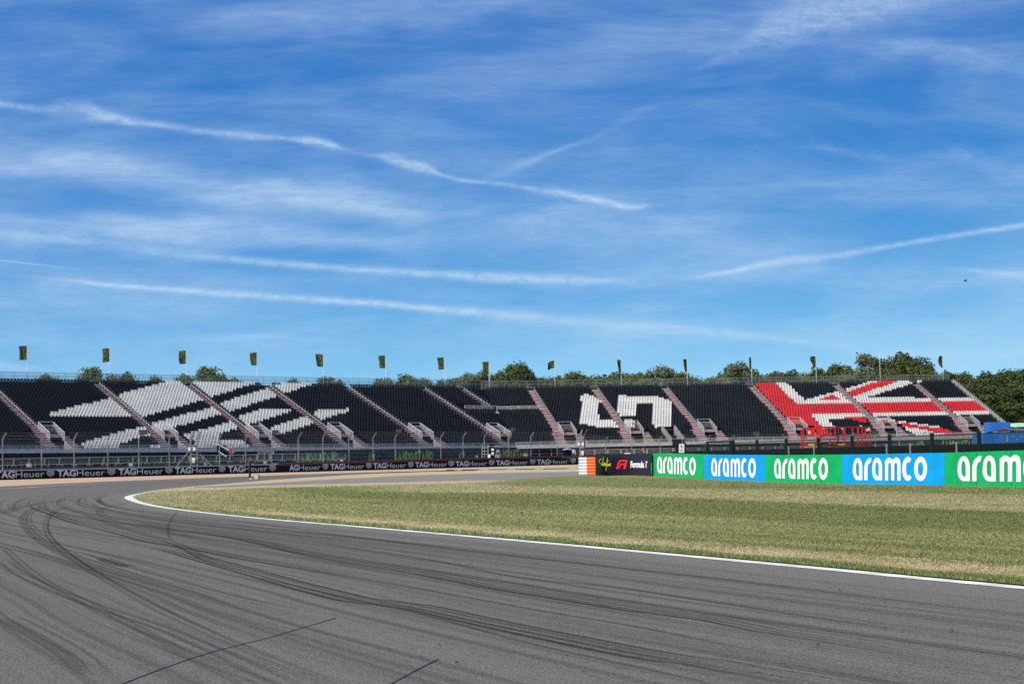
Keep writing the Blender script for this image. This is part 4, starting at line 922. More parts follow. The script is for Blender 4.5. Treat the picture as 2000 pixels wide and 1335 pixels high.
def gl_m(): return [[(0, 0), (0, 1.62)] + arc_(.36, 1.42, .32, .46, 130, 50, 8) + [(.68, 1.70)] + arc_(.98, 1.42, .36, .48, 110, 5, 10) + [(1.35, 1.2), (1.35, 0), (1.07, 0), (1.07, 1.2)] + arc_(.94, 1.24, .12, .22, 0, 175, 8) + [(.81, 1.2), (.81, 0), (.53, 0), (.53, 1.2)] + arc_(.405, 1.24, .12, .22, 0, 175, 8) + [(.28, 1.2), (.28, 0)]]
def gl_c(): return [arc_(.47, .95, .47, .98, 52, 312, 26) + arc_(.50, .95, .18, .58, 308, 55, 20)]
def gl_o(): return [arc_(.54, .95, .53, .98, 0, 354, 34), arc_(.54, .95, .23, .56, 0, 354, 26)]
GLY = [(gl_a, 0.0), (gl_r, 1.07), (gl_a, 1.79), (gl_m, 2.95), (gl_c, 4.44), (gl_o, 5.43)]
BL = ['smallest green lettered board, touching the black racing panel', 'smaller blue lettered board between two green ones', 'middle green lettered board under the red lift', 'larger blue lettered board beyond the red lift', 'largest green lettered board, cut off beneath the blue lift']
def gp(px, yb, p): Y = F / p; return onY(px, yb, Y)
for i in range(5):
    a, b_ = BP[i], BP[i + 1]; A = gp(a[0], a[1], a[3]); B = gp(b_[0], b_[1], b_[3]); TA = onY(a[0], a[2], F / a[3]); TB = onY(b_[0], b_[2], F / b_[3])
    A[2] -= .02; B[2] -= .02
    r = empty('advertising_board', tuple(A)); tag(r, BL[i], 'board', 'green and blue advertising boards on the right'); A_ = np.array(A)
    A, B, TA, TB = [np.array(q) - A_ for q in (A, B, TA, TB)]
    e = B - A; nb_ = np.array([-e[1], e[0], 0]); nb_ /= np.linalg.norm(nb_)
    if nb_ @ (CAMP - A_) > 0: nb_ = -nb_
    g_ = e * .0008
    m_ = MB(); K = 10
    for k in range(K):      # sheet with very slight bulges over the tyres behind
        t0_, t1_ = k / K, (k + 1) / K
        P = lambda t, h: A + e * t + (TA + (TB - TA) * t - A - e * t) * h + nb_ * (.02 * math.sin(t * math.pi * K / 2.0) ** 2 * math.sin(math.pi * h))
        for hh in ((0, .5), (.5, 1)): m_.quad(P(t0_ + .0005, hh[0]), P(t1_, hh[0]), P(t1_, hh[1]), P(t0_ + .0005, hh[1]))
    m_.quad(TA, TB, TB + nb_ * .9, TA + nb_ * .9); m_.quad(A + nb_ * .9, TA + nb_ * .9, TB + nb_ * .9, B + nb_ * .9)
    m_.build('board_sheet', MT['blue'] if i % 2 else MT['green'], r)
    fr_ = {0: (.11, .855), 1: (.13, .86), 2: (.125, .83), 3: (.115, .845), 4: (.105, .80)}[i]; h0, h1 = .165, .885
    shp_V = []; shp_F = []
    for gf, xo in GLY:
        V_, F_ = fill_shape(gf()); b0 = len(shp_V); shp_V += [(v[0] + xo, v[1]) for v in V_]; shp_F += [tuple(q + b0 for q in f) for f in F_]
    def fn(x, y): t = fr_[0] + (fr_[1] - fr_[0]) * x / 6.5; h = h0 + (h1 - h0) * y / 1.9; return A + e * t + (TA + (TB - TA) * t - A - e * t) * h - nb_ * .006
    place('lettering', (np.array(shp_V), shp_F), fn, MT['wtxt'], r)
    sm2 = MB()
    for t in (.25, .5, .75): p0 = A + e * t - nb_ * .004; sm2.quad(p0, p0 + e * .0016, p0 + e * .0016 + (TA - A) * .99, p0 + (TA - A) * .99)
    sm2.build('sheet_seam', MT['gpost'] if i % 2 == 0 else MT['lblue'], r)
# black curved motor racing panel
CP = [(1163.5, 927.0, 886.2, 32.6), (1172, 927.3, 886.0, 32.75), (1202, 927.8, 885.8, 33.2), (1206, 927.8, 885.8, 33.28), (1222, 927.9, 885.6, 33.6), (1250, 928.8, 885.5, 34.4), (1272.4, 930.2, 885.2, 35.1)]
r = empty('racing_panel', tuple(gp(*[CP[0][0], CP[0][1], CP[0][3]]))); O_ = np.array(r.location); tag(r, 'curved black panel with yellow-green script, red logo and white lettering', 'panel')
c_ = MB(); px_ = [c[0] for c in CP]
def cpt(px, h, d=0.):
    yb = np.interp(px, px_, [c[1] for c in CP]); yt = np.interp(px, px_, [c[2] for c in CP]); p = np.interp(px, px_, [c[3] for c in CP]) * (1 + .0010 * abs(math.sin((px - 1163) * .12)))
    A = onY(px, yb, F / p); T = onY(px, yt, F / p); q = A + (T - A) * h; q[1] -= d; return q - O_
cols = np.linspace(1163.5, 1272.4, 56)
for a, b_ in zip(cols[:-1], cols[1:]):
    c_.quad(cpt(a, -.02), cpt(b_, -.02), cpt(b_, 1), cpt(a, 1)); q1, q2 = cpt(a, 1), cpt(b_, 1); c_.quad(q1, q2, q2 + [0.2, 1.0, 0], q1 + [0.2, 1.0, 0])
q1, q2 = cpt(1163.5, -.02), cpt(1163.5, 1); c_.quad(q1 + [.2, 1, 0], q1, q2, q2 + [.2, 1, 0])
c_.build('panel_sheet', MT['black2'] if 'black2' in MT else MT['tagblk'], r, smooth=True)
def cfn(x0, x1, y0, y1):   # photo box on the panel
    def f(a, b_):
        px = x0 + (x1 - x0) * a; py = y0 + (y1 - y0) * (1 - b_); yb = np.interp(px, px_, [c[1] for c in CP]); yt = np.interp(px, px_, [c[2] for c in CP]); return cpt(px, (yb - py) / (yb - yt), .05)
    return f
f1 = lambda pts: [((x - 1030) / 225., (950 - y) / 175.) for x, y in pts]
place('logo', fill_shape([f1([(1030, 950), (1048, 890), (1062, 845), (1085, 798), (1120, 776), (1212, 776), (1200, 812), (1130, 812), (1102, 828), (1080, 870), (1062, 950)])]), cfn(1203, 1225.5, 897.5, 915), MT['rtxt'], r)
place('logo', fill_shape([f1([(1072, 950), (1082, 905), (1098, 865), (1122, 846), (1194, 846), (1184, 878), (1138, 878), (1118, 892), (1100, 950)])]), cfn(1203, 1225.5, 897.5, 915), MT['rtxt'], r)
place('logo', fill_shape([f1([(1222, 776), (1254, 776), (1218, 948), (1172, 948), (1206, 812)])]), cfn(1203, 1225.5, 897.5, 915), MT['rtxt'], r)
tv, tf = text_shape('Formula 1', .045); tv = tv.copy(); tv[:, 1] /= _caph; place('lettering', (tv, tf), cfn(1231.5, 1262.5, 900.5, 912), MT['wtxt'], r)
place('trademark_dot', fill_shape([arc_(.5, .5, .5, .5, 0, 330, 11)]), cfn(1262.9, 1264.6, 900.5, 903.0), MT['wtxt'], r)
SIL = [[(.17, .74), (.12, .80), (.04, .72), (.02, .58), (.12, .48), (.16, .36), (.12, .22), (.04, .20), (.02, .30)], [(.20, .30), (.22, .46), (.24, .34), (.30, .30)], [(.27, .34), (.34, .70), (.36, .96), (.33, .60), (.32, .36), (.37, .30)], [(.38, .48), (.42, .28), (.46, .52)], [(.46, .38), (.51, .46), (.48, .52), (.45, .40), (.50, .28), (.55, .40)], [(.55, .30), (.57, .48), (.62, .46)], [(.60, .30), (.66, .44), (.64, .22), (.58, .02), (.60, -.10)], [(.70, .90), (.69, .55), (.70, .30), (.74, .26)], [(.60, .60), (.82, .68)], [(.75, .34), (.79, .44), (.83, .34), (.79, .26), (.75, .34)], [(.85, .28), (.86, .44), (.89, .30), (.90, .44), (.93, .28)], [(.93, .36), (.98, .42), (.95, .48), (.93, .34), (1.0, .28)]]
place('script', stroke_shape(SIL, .034), cfn(1170, 1193, 890.5, 916.5), MT['ytxt'], r)
# stacked orange and white crash cushions
r = empty('crash_cushion', tuple(gp(1131, 927.6, 33.0))); O_ = np.array(r.location); tag(r, 'stack of ribbed white and orange crash cushions beside the black panel', 'barrier')
for nm, x0, x1, m_ in (('white_cushion', 1131, 1146.3, 'wplastic'), ('orange_cushion', 1146.7, 1163.0, 'orange')):
    c_ = MB(); A = gp(x0, 927.6, 33.0 + (x0 - 1131) * .006) - O_; B = gp(x1, 927.2, 33.0 + (x1 - 1131) * .006) - O_; e = B - A; up = np.array([0, 0, 1.]); prof = []
    nrib = 6; Hh = 1.05
    for k in range(nrib):
        z0_ = Hh * k / nrib; dz_ = Hh / nrib
        for f_, o_ in ((0.04, .06), (.12, .0), (.5, -.03), (.88, .0), (.96, .06)): prof.append((z0_ + f_ * dz_, o_))
    K = len(prof); a_ = [A + [0, o_, z_] for z_, o_ in prof]; b2 = [B + [0, o_, z_] for z_, o_ in prof]; a3 = [A + [.1, 1.2 - o_ * 0, z_] for z_, o_ in prof]; b3 = [B + [.1, 1.2, z_] for z_, o_ in prof]
    a_ = [p + [o_ * .8, 0, 0] if nm[0] == 'w' else p for p, (z_, o_) in zip(a_, prof)]
    for k in range(K - 1):
        c_.quad(a_[k], b2[k], b2[k + 1], a_[k + 1]); c_.quad(a3[k], a_[k], a_[k + 1], a3[k + 1]); c_.quad(b2[k], b3[k], b3[k + 1], b2[k + 1])
    c_.quad(a_[-1], b2[-1], b3[-1], a3[-1]); c_.build(nm, MT[m_], r)

# ------------------------------------------------------------------ debris fence behind the barriers
FP = []
for x in [-28, 14.6, 90.6, 154, 220, 280.5, 340, 438, 489, 540, 592, 640, 690.5, 738, 781, 828, 870, 913.5, 955, 1001.5, 1045.6, 1096.6]: FP.append((x, None))
for x, Y in ((1183, 309), (1234, 312), (1289, 315), (1333, 317), (1382, 319), (1430, 321), (1477, 323), (1526, 325), (1575, 326), (1620, 328), (1664, 329), (1711, 330), (1757, 331), (1803, 332), (1849, 333), (1894, 334)): FP.append((x, Y))
r = empty('debris_fence', (0, 250, 0)); tag(r, 'tall grey debris fence with cranked post tops behind the barriers', 'fence'); RO = np.array([0, 250, 0.])
pts = []
for x, Y in FP:
    if Y is None: p, n_ = bpos(bs_of(x)); p = p + n_ * .75; zt = 4.55; pts.append(np.array([*p, 0]))
    else: q = onY(x, 880, Y); pts.append(np.array([q[0], q[1], 0]))
fd = []
for i, p in enumerate(pts):
    d_ = (pts[min(i + 1, len(pts) - 1)] - pts[max(i - 1, 0)]); d_ /= np.linalg.norm(d_); inw = np.array([d_[1], -d_[0], 0]); 
    if FP[i][1] is not None: inw = np.array([.6, -.8, 0])
    zt = 4.5 if FP[i][1] is None else 3.55; fd.append((p, inw, zt))
    m_ = MB(); p0 = p - RO; m_.tube(p0, p0 + [0, 0, zt], .075 if i < 22 else .06, 6); t = p0 + [0, 0, zt]; e_ = t + inw * .62 + [0, 0, .72]; m_.tube(t, e_, .07 if i < 22 else .055, 6); m_.build('post', MT['post'], r)
wr = MB(); nn_ = MB()
for (p, a, z1_), (q, b_, z2_) in zip(fd[:-1], fd[1:]):
    for f_ in (.30, .42, .54, .66, .78, .9, 1.0): wr.tube(p - RO + [0, 0, z1_ * f_], q - RO + [0, 0, z2_ * f_], .012, 3)
    for f_ in (.5, 1.0): wr.tube(p - RO + a * .62 * f_ + [0, 0, z1_ + .72 * f_], q - RO + b_ * .62 * f_ + [0, 0, z2_ + .72 * f_], .011, 3)
    nn_.quad(p - RO + [0, 0, .9], q - RO + [0, 0, .9], q - RO + [0, 0, z2_], p - RO + [0, 0, z1_]); nn_.quad(p - RO + [0, 0, z1_], q - RO + [0, 0, z2_], q - RO + b_ * .6 + [0, 0, z2_ + .7], p - RO + a * .6 + [0, 0, z1_ + .7])
wr.build('cables', MT['wire'], r); nn_.build('wire_mesh', MT['fnet'], r)

# marshal gate frames
def gate_frame(px, label, dark):
    if dark: base = np.array([*onY(px, 880, 306)[:2], 0.])
    else: p, n_ = bpos(bs_of(px)); base = np.array([*(p + n_ * .9), 0])
    r = empty('marshal_ladder', tuple(base)); tag(r, label, 'ladder', 'ladder frames at the debris fence')
    s = 1.0; w_ = .78 if not dark else .7
    for k in range(2):
        m_ = MB(); x = k * w_; m_.tube((x, 0, 0), (x, 0, 4.4), .10, 7); m_.tube((x, 0, 4.4), (x + .42, -.15, 5.35), .13, 7); m_.build('post', MT['postd'] if (dark and k) else MT['post'], r)
    m_ = MB()
    for z in np.arange(1.2, 3.2, .45): m_.tube((0, -.08, z), (w_, -.08, z), .03, 5)
    m_.build('rungs', MT['galv'], r)
    m_ = MB(); m_.tube((w_, 0, 4.1), (-1.9, -.3, .9), .05, 6); m_.tube((-.6, .0, 2.1), (w_ + .5, 0, 2.1), .03, 5)
    if not dark: m_.tube((w_ + .3, 0, 2.6), (w_ + 1.9, 0, 1.0), .05, 6)
    m_.build('brace', MT['post'] if not dark else MT['postd'], r)
    for x in (-.32, .28): 
        m_ = MB(); m_.box(x, x + .3, -.2, -.12, 3.0, 3.42); m_.build('notice', MT['white'], r)
    m_ = MB(); m_.box(.15, .55, -.35, -.05, 1.75, 2.1); m_.box(.2, .5, -.3, -.1, 1.5, 1.75); m_.build('light_unit', MT['wplastic'], r)
gate_frame(384, 'pale ladder frame with two white notices near the photographer', False)
gate_frame(1133, 'dark ladder frame with slanting brace beside the parasol', True)
# loudspeakers on fence posts
SPK = [(279, 845, 'on the post before the pale ladder frame'), (537, 843.5, 'on a fence post past the photographer'), (778.5, 841, 'over the dark red capped barrier'), (1001, 838, 'near the grandstand corner'), (1476, 846, 'before the red lift'), (1709, 844.5, 'beyond the red lift')]
for x, y, lb in SPK:
    if x < 1100: p, n_ = bpos(bs_of(x)); p = p + n_ * .6
    else: p = onY(x, 880, 324)[:2]
    c_ = onY(x, y, p[1]); s_ = 1.0 if x < 1100 else 1.15
    r = empty('loudspeaker', tuple(c_)); tag(r, 'boxy dark loudspeaker ' + lb, 'loudspeaker', 'loudspeakers on the debris fence')
    m_ = MB(); a, b_, d_, h_ = .36 * s_, .46 * s_, .35 * s_, .26 * s_
    m_.add([(-a, -d_, -h_), (b_, -d_, -h_ * .7), (b_, d_, -h_ * .7), (-a, d_, -h_), (-a, -d_, h_), (b_, -d_, h_), (b_, d_, h_), (-a, d_, h_)], [(0, 3, 2, 1), (4, 5, 6, 7), (0, 1, 5, 4), (1, 2, 6, 5), (2, 3, 7, 6), (3, 0, 4, 7)]); m_.build('cabinet', MT['steel_d'], r)
    m_ = MB(); m_.box(-a - .02, -a, -d_ * .85, d_ * .85, -h_ * .8, h_ * .8); m_.build('grille', MT['postd'], r)
    m_ = MB(); m_.tube((0, 0, -h_), (0.02, 0, -h_ - .35), .04, 6); m_.tube((-.2, 0, -h_ - .1), (.25, 0, -h_ - .12), .03, 5); m_.build('bracket', MT['post'], r)
# small boxes standing on the barrier
for i, (x, y, w_, lb) in enumerate([(57, 908, .62, 'over the first shield emblem'), (256, 907, .5, 'over the third watch name'), (402, 905.5, .5, 'beside the pale ladder frame'), (518, 903, .45, 'beside the photographer'), (667, 898.5, .48, 'beside the green graffiti word'), (931, 891.4, .42, 'past the second graffiti number'), (1025.5, 888, .5, 'under the third graffiti word')]):
    p, n_ = bpos(bs_of(x)); p = p + n_ * .5; c_ = onY(x, y, p[1]); r = empty('equipment_box', tuple(c_)); tag(r, 'small blue grey box on the barrier top ' + lb, 'box', 'small boxes on the barrier tops')
    m_ = MB(); m_.box(-w_ / 2, w_ / 2, -.12, .12, -.22, .22); m_.build('case', MT['bluegrey'], r); m_ = MB(); m_.box(-w_ * .42, w_ * .42, -.135, -.12, -.15, .15); m_.build('face_plate', MT['galv'], r)
    m_ = MB(); m_.box(-.05, .05, -.05, .05, -.4, -.22); m_.build('foot', MT['steel_d'], r)

# crowd barriers in front of the stand
def crowd_barrier():
    r = empty('crowd_barrier'); m_ = MB(); L = 2.15
    for z in (.18, 1.05): m_.tube((0, 0, z), (L, 0, z), .03, 6)
    for x in (0, L): m_.tube((x, 0, .1), (x, 0, 1.07), .035, 6)
    m_.build('frame', MT['galv_l'], r)
    m_ = MB()
    for k in range(1, 17): x = L * k / 17; m_.tube((x, 0, .18), (x, 0, 1.05), .013, 4)
    m_.build('bars', MT['galv'], r)
    for x in (.25, L - .25): m_ = MB(); m_.box(x - .03, x + .03, -.3, .3, 0, .05); m_.tube((x, 0, .03), (x, 0, .2), .025, 5); m_.build('foot', MT['galv'], r)
    return r
cb = crowd_barrier(); first = True
nW = 0
for w, us, vv_, zb in ((WL, [-6 + 2.25 * k for k in range(27)], -3.0, 1.50), (WR, [2 + 2.25 * k for k in range(27)], -4.5, 1.32)):
    for k, u in enumerate(us):
        P = WP(w, u, vv_, 0); o_ = cb if first else copy_tree(cb); first = False
        o_.location = (P[0], P[1], zb); o_.rotation_euler = (0, 0, math.atan2(w.e[1], w.e[0]))
        tag(o_, 'grey steel crowd barrier in the row %s' % ('under the white emblem grandstand run' if w is WL else 'under the union flag grandstand run'), 'barrier', 'crowd barriers under the emblem run' if w is WL else 'crowd barriers under the union flag run')

# graffiti banners
def ban_mat():
    global nt
    m = bpy.data.materials.new('graffiti_background'); m.use_nodes = True; nt = m.node_tree; b = nt.nodes['Principled BSDF']; t = AN('ShaderNodeTexCoord')
    n = ANoise(t.outputs['Object'], .42, 2, .5, 2.0); k = AM('FRACT', AM('MULTIPLY', n, 9.), 0); k = AM('MULTIPLY', AR(k, .45, .60), AR(k, .98, .88))
    nt.links.new(AMix(k, (.010, .011, .013), (.060, .062, .070)), b.inputs['Base Color']); b.inputs['Roughness'].default_value = .7; return m
BM = ban_mat()
def onwing(w, v):     # maps a photo point to the vertical plane in front of a wing
    P0 = WP(w, 0, v, 0)
    def f(px, py): d = ray(px, py); return CAMP + d * (((P0 - CAMP) @ w.n) / (d @ w.n))
    return f
def banner(w, v, corners, label, items):
    f = onwing(w, v); P = [f(*c) for c in corners]; r = empty('graffiti_banner', tuple(P[0])); O_ = P[0]; tag(r, label, 'banner', 'graffiti banners')
    m_ = MB(); m_.quad(*[p - O_ for p in P]); m_.quad(*[p - O_ + w.n * .03 for p in P][::-1]); m_.build('cloth', BM, r)
    f2 = onwing(w, v - .03); f3 = onwing(w, v - .05)
    for it in items:
        if it[0] == 'word':
            _, x0, x1, yt0, yb0, yt1, yb1, txt = it; n_ = len(txt); Va, Fa, Vb_, Fb = [], [], [], []
            jr = random.Random(4)
            for k, ch in enumerate(txt):
                for (VV, FF, bo, gr_) in ((Va, Fa, .055, 0), (Vb_, Fb, .10, .02)):
                    V_, F_ = text_shape(ch, bo, 2); sc_ = [1.0, .82, 1.08, .9, .9, .95, 1.05, .82, 1.12, .95][k % 10]; b0 = len(VV); sk = [.25, -.1, .12, 0, -.05, .1, 0, -.1, .15, 0][k % 10]
                    VV += [((k + .04 + .92 * v_[0] + sk * v_[1] / _caph) / n_, sc_ * v_[1] / _caph) for v_ in V_]; FF += [tuple(q + b0 for q in ff) for ff in F_]
            def mp(g_):
                def h(a, b_): px = x0 + (x1 - x0) * a; yt = yt0 + (yt1 - yt0) * a; yb = yb0 + (yb1 - yb0) * a; return g_(px, yb + (yt - yb) * b_) - O_
                return h
            place('lettering', (np.array(Va), Fa), mp(f3), MT['gtxt'], r)
            place('swoosh', stroke_shape([[(-.01, -.05), (.04, .10), (.13, .20), (.12, .9)]], .05) if False else stroke_shape([[(.0, -.06), (.05, .12), (.10, .16), (.16, .05)]], .09), mp(f3), MT['gtxt'], r)
        else:
            _, x0, x1, y0, y1 = it
            def mp2(a, b_): return f3(x0 + (x1 - x0) * a, y1 + (y0 - y1) * b_) - O_
            place('number', (lambda sh: sh)(fill_shape([[(.0, .0), (.12, .95), (.30, 1), (.22, .25), (.50, .28), (.48, .02)]])), mp2, MT['gtxt'], r)
            place('number', fill_shape([[(.45, 1), (.98, .95), (1.0, .75), (.84, -.05), (.66, 0), (.78, .74), (.66, .74), (.62, .45), (.48, .45)]]), mp2, MT['gtxt'], r)
banner(WL, -.35, [(535.5, 903.5), (1096, 890), (1096, 872.2), (535.5, 879.5)], 'long dark graffiti banner with green words beside the photographer',
       [('word', 579, 662, 886, 903, 884, 901, 'LANDOSTAND'), ('word', 770, 846, 882, 898, 881, 896.5, 'LANDOSTAND'), ('word', 968, 1034, 880, 892.5, 878, 891, 'LANDOSTAND'), ('num', 719.5, 733, 885, 901), ('num', 895.5, 908, 882, 896), ('num', 524, 537.5, 888, 900)][:5])
banner(WR, -.35, [(1745, 875.5), (1985, 873), (1985, 857.6), (1745, 859)], 'short dark graffiti banner with green word beside the blue lift',
       [('word', 1839, 1912, 861, 873, 860, 872, 'LANDOSTAND'), ('num', 1792, 1803, 861, 873)])
# wire fence panel and notices in front of the banner
P = onwing(WL, -2.0); r = empty('fence_panel', tuple(P(504, 898))); O_ = np.array(r.location); tag(r, 'pale mesh fence panel at the end of the long graffiti banner', 'fence')
m_ = MB(); c4 = [P(504, 899.5) - O_, P(528, 898.5) - O_, P(528, 883) - O_, P(504, 884) - O_]
for a, b_ in zip(c4, c4[1:] + c4[:1]): m_.tube(a, b_, .05, 5)
m_.tube((c4[0] + c4[1]) / 2, (c4[2] + c4[3]) / 2, .05, 5); m_.build('frame', MT['galv_l'], r)
m_ = MB(); m_.quad(*c4); m_.build('mesh', MT['net'], r)
# ------------------------------------------------------------------ marshal post, parasol, signs
def kit(px, yb, p, name, label, cat, group=None):
    Y = F / p; o = onY(px, yb, Y); r = empty(name, tuple(o)); tag(r, label, cat, group)
    def q(x, y, d=0.): w_ = onY(x, y, Y); return np.array([w_[0] - o[0], d, w_[2] - o[2]])
    def rect(mb, x0, x1, y0, y1, d0=0., d1=.1, mi=0):
        a = q(x0, y1); b_ = q(x1, y1); c = q(x0, y0); mb.obox(a + [0, d0, 0], b_ - a, (0, d1 - d0, 0), c - a, mi)
    return r, q, rect
r, q, rect = kit(941, 893, 13.2, 'marshal_post', 'marshal post with notices and pale frame behind the dark red capped barrier', 'marshal post')
m_ = MB(); [rect(m_, a, a + 1.2, 868, 893, 0, .1) for a in (941, 952.5)]; [rect(m_, 941.5, 953, y, y + .7, 0, .06) for y in (874, 880, 886)]; m_.build('frame', MT['galv'], r)
m_ = MB(); rect(m_, 956.5, 966, 867, 893.5, -.1, 0); m_.build('notice_board', MT['tagblk'], r)
for y in (874.5, 882.8): m_ = MB(); rect(m_, 959.6, 964.6, y, y + 5.0, -.16, -.12); m_.build('notice', MT['white'], r); 
m_ = MB(); rect(m_, 960.9, 963.2, 884.6, 886.6, -.19, -.17); m_.build('symbol', MT['lblue'], r)
m_ = MB(); rect(m_, 952.8, 957.8, 886.8, 893.2, -.5, -.2); m_.build('cabinet', MT['wplastic'], r)
m_ = MB(); rect(m_, 966.6, 976.2, 886.8, 893.5, -.3, .2); rect(m_, 969, 975.5, 877.5, 883.5, -.2, .0); m_.build('locker', MT['purple'], r)
m_ = MB(); rect(m_, 953, 978, 870.6, 871.6, -.4, .3); m_.build('roof_sheet', MT['post'], r)

r, q, rect = kit(1108.5, 889, 13.0, 'parasol', 'purple grey parasol with dark side sheets behind the barrier end', 'parasol')
m_ = MB(); c = q(1108.5, 872.6); R_1 = .82; rim = [q(1108.5, 878.2) + np.array([R_1 * math.cos(a), R_1 * math.sin(a), .05 * math.cos(4 * a)]) for a in [k * math.pi / 8 for k in range(16)]]
m_.add([c] + rim, [(0, 1 + k, 1 + (k + 1) % 16) for k in range(16)]); m_.build('canopy', MT['purple'], r)
m_ = MB(); m_.tube(q(1108.5, 872.6), q(1108.5, 892), .03, 6); m_.build('pole', MT['galv'], r)
m_ = MB(); rect(m_, 1099.8, 1116.5, 878.6, 891, -.2, .6); m_.build('side_sheet', MT['black'], r)

r, q, rect = kit(1331, 885, 29.0, 'sign', 'white notice sign with a red figure on the dark green fence', 'sign')
m_ = MB(); rect(m_, 1326, 1336.3, 866.3, 883.6, -.05, 0); m_.build('plate', MT['white'], r)
m_ = MB(); rect(m_, 1330.2, 1332.4, 869, 875.4, -.056, -.052); rect(m_, 1328.6, 1330.0, 870, 871.2, -.056, -.052); m_.build('red_figure', MT['lred'], r)
m_ = MB(); rect(m_, 1328, 1334.5, 878, 879, -.056, -.052); rect(m_, 1328, 1333, 880.4, 881.2, -.056, -.052); m_.build('small_print', MT['lgrey'], r)

# ------------------------------------------------------------------ green fence behind the boards
def fp(x): return float(np.interp(x, [1322, 1338, 1536, 1738, 1913, 2010, 2120], [27.5, 28, 34, 39, 44, 46.5, 49]))
def fpos(x, z=0): d = onY(x, 880, F / fp(x)); return np.array([d[0], d[1], z])
r = empty('green_fence', tuple(fpos(1322))); O_ = fpos(1322); tag(r, 'dark green mesh fence with thick posts standing behind the green and blue boards', 'fence')
FX = [1322, 1338, 1382, 1428, 1479, 1536, 1599, 1665, 1738, 1821, 1913, 2008, 2120]
for x in FX:
    m_ = MB(); a = fpos(x) - O_; m_.box(a[0] - .085, a[0] + .085, a[1] - .06, a[1] + .06, 0, 2.12); m_.build('post', MT['gpost'], r)
m_ = MB(); n2_ = MB(); bb = MB()
for a, b_ in zip(FX[:-1], FX[1:]):
    A, B = fpos(a) - O_, fpos(b_) - O_
    for z in (2.0, 1.05): m_.tube(A + [0, 0, z], B + [0, 0, z], .022, 5)
    n2_.quad(A + [0, .05, .1], B + [0, .05, .1], B + [0, .05, 2.0], A + [0, .05, 2.0])
    A2, B2 = A + [0, 5, 0], B + [0, 5, 0]; bb.quad(A2, B2, B2 + [0, 0, 1.55], A2 + [0, 0, 1.55]); bb.quad(A2 + [0, 0, 1.55], B2 + [0, 0, 1.55], B2 + [0, 1.2, 1.55], A2 + [0, 1.2, 1.55])
m_.build('rail', MT['gpost'], r); n2_.build('netting', MT['gnet'], r)
O2 = fpos(1322) + [0, 5, 0]; r = empty('tyre_wall', tuple(O2)); tag(r, 'long black covered tyre wall behind the dark green mesh fence', 'tyre wall'); bb.v = [(x, y - 5, z) for x, y, z in bb.v]; bb.build('cover', MT['black'], r)
r = empty('green_gate', tuple(fpos(1393) + [0, 4, 0])); tag(r, 'black framed gate behind the green fence, beside the white notice sign', 'gate'); O_ = np.array(r.location)
A, B = fpos(1393) + [0, 4, 0] - O_, fpos(1447) + [0, 4, 0] - O_
for P in (A, B): m_ = MB(); m_.box(P[0] - .07, P[0] + .07, P[1] - .07, P[1] + .07, 0, 2.15); m_.build('post', MT['tagblk'], r)
m_ = MB(); m_.tube(A + [0, 0, 2.12], B + [0, 0, 2.12], .06, 6); m_.tube(A + [0, 0, 1.1], B + [0, 0, 1.1], .03, 5); m_.build('top_bar', MT['tagblk'], r)
# pale stub posts seen over the boards
for x, lb in ((1540.5, 'before the red lift basket'), (1590, 'under the red lift platform'), (1732, 'beyond the red lift'), (1778, 'near the middle of the second blue board'), (1868.5, 'under the green graffiti word')):
    P = onY(x, 880, F / (fp(x) + 4)); r = empty('stub_post', (P[0], P[1], 0)); tag(r, 'short pale stub post ' + lb, 'post', 'stub posts behind the boards')
    m_ = MB(); m_.tube((0, 0, 0), (0, 0, 1.55), .04, 6); m_.tube((0, 0, 1.55), (0, 0, 1.62), .055, 6); m_.build('post_tube', MT['post'], r)

# ------------------------------------------------------------------ red platform lift
r, q, rect = kit(1597, 886, 27.0, 'red_lift', 'red platform lift with railings and yellow plated basket behind the green fence', 'platform lift')
m_ = MB()
for x in (1564.5, 1594.6):
    for d in (-.9, .1): rect(m_, x, x + 2.0, 834.5, 874, d, d + .07)
for y in (834.5, 850.5):
    rect(m_, 1564.7, 1596.4, y + .1, y + 1.6, -.905, -.825); rect(m_, 1564.7, 1596.4, y + .1, y + 1.6, .095, .175)
m_.build('basket_frame', MT['lred'], r)
m_ = MB(); rect(m_, 1564.5, 1596.6, 865.5, 873.6, -.93, -.9); rect(m_, 1572.6, 1588, 836, 850.4, -.88, -.85); rect(m_, 1564.5, 1596.6, 872, 873.6, -.9, .1); m_.build('basket_panel', MT['lred'], r)
m_ = MB(); rect(m_, 1575, 1586.4, 865.8, 870.5, -.96, -.94); m_.build('rating_plate', MT['yellow'], r)
m_ = MB()
for k in range(9): a = q(1566 + k * 2.9, 873.4); m_.add([a + [0, -.95, 0], a + [.05, -.95, 0], a + [.10, -.95, .05], a + [.05, -.95, .05]], [(0, 1, 2, 3)])
m_.build('hazard_stripe', MT['white'], r)
m_ = MB(); a = q(1577.2, 845.2); m_.add([a + [-.09, -.90, 0], a + [.09, -.90, 0], a + [0, -.90, .2]], [(0, 1, 2)]); rect(m_, 1574.5, 1580, 846, 847, -.9, -.895); m_.build('warning_symbol', MT['white'], r)
m_ = MB(); rect(m_, 1567, 1572, 835.5, 843, -.7, -.3); m_.build('control_box', MT['rubber'], r)
m_ = MB(); rect(m_, 1597.2, 1696.3, 832.8, 834.6, -.925, -.855); rect(m_, 1597.2, 1696.3, 849.6, 851, -.926, -.854); rect(m_, 1597.2, 1696.3, 832.8, 834.6, .795, .865); rect(m_, 1597.2, 1696.3, 849.6, 851, .794, .866); m_.build('top_rail', MT['ldred'], r)
m_ = MB()
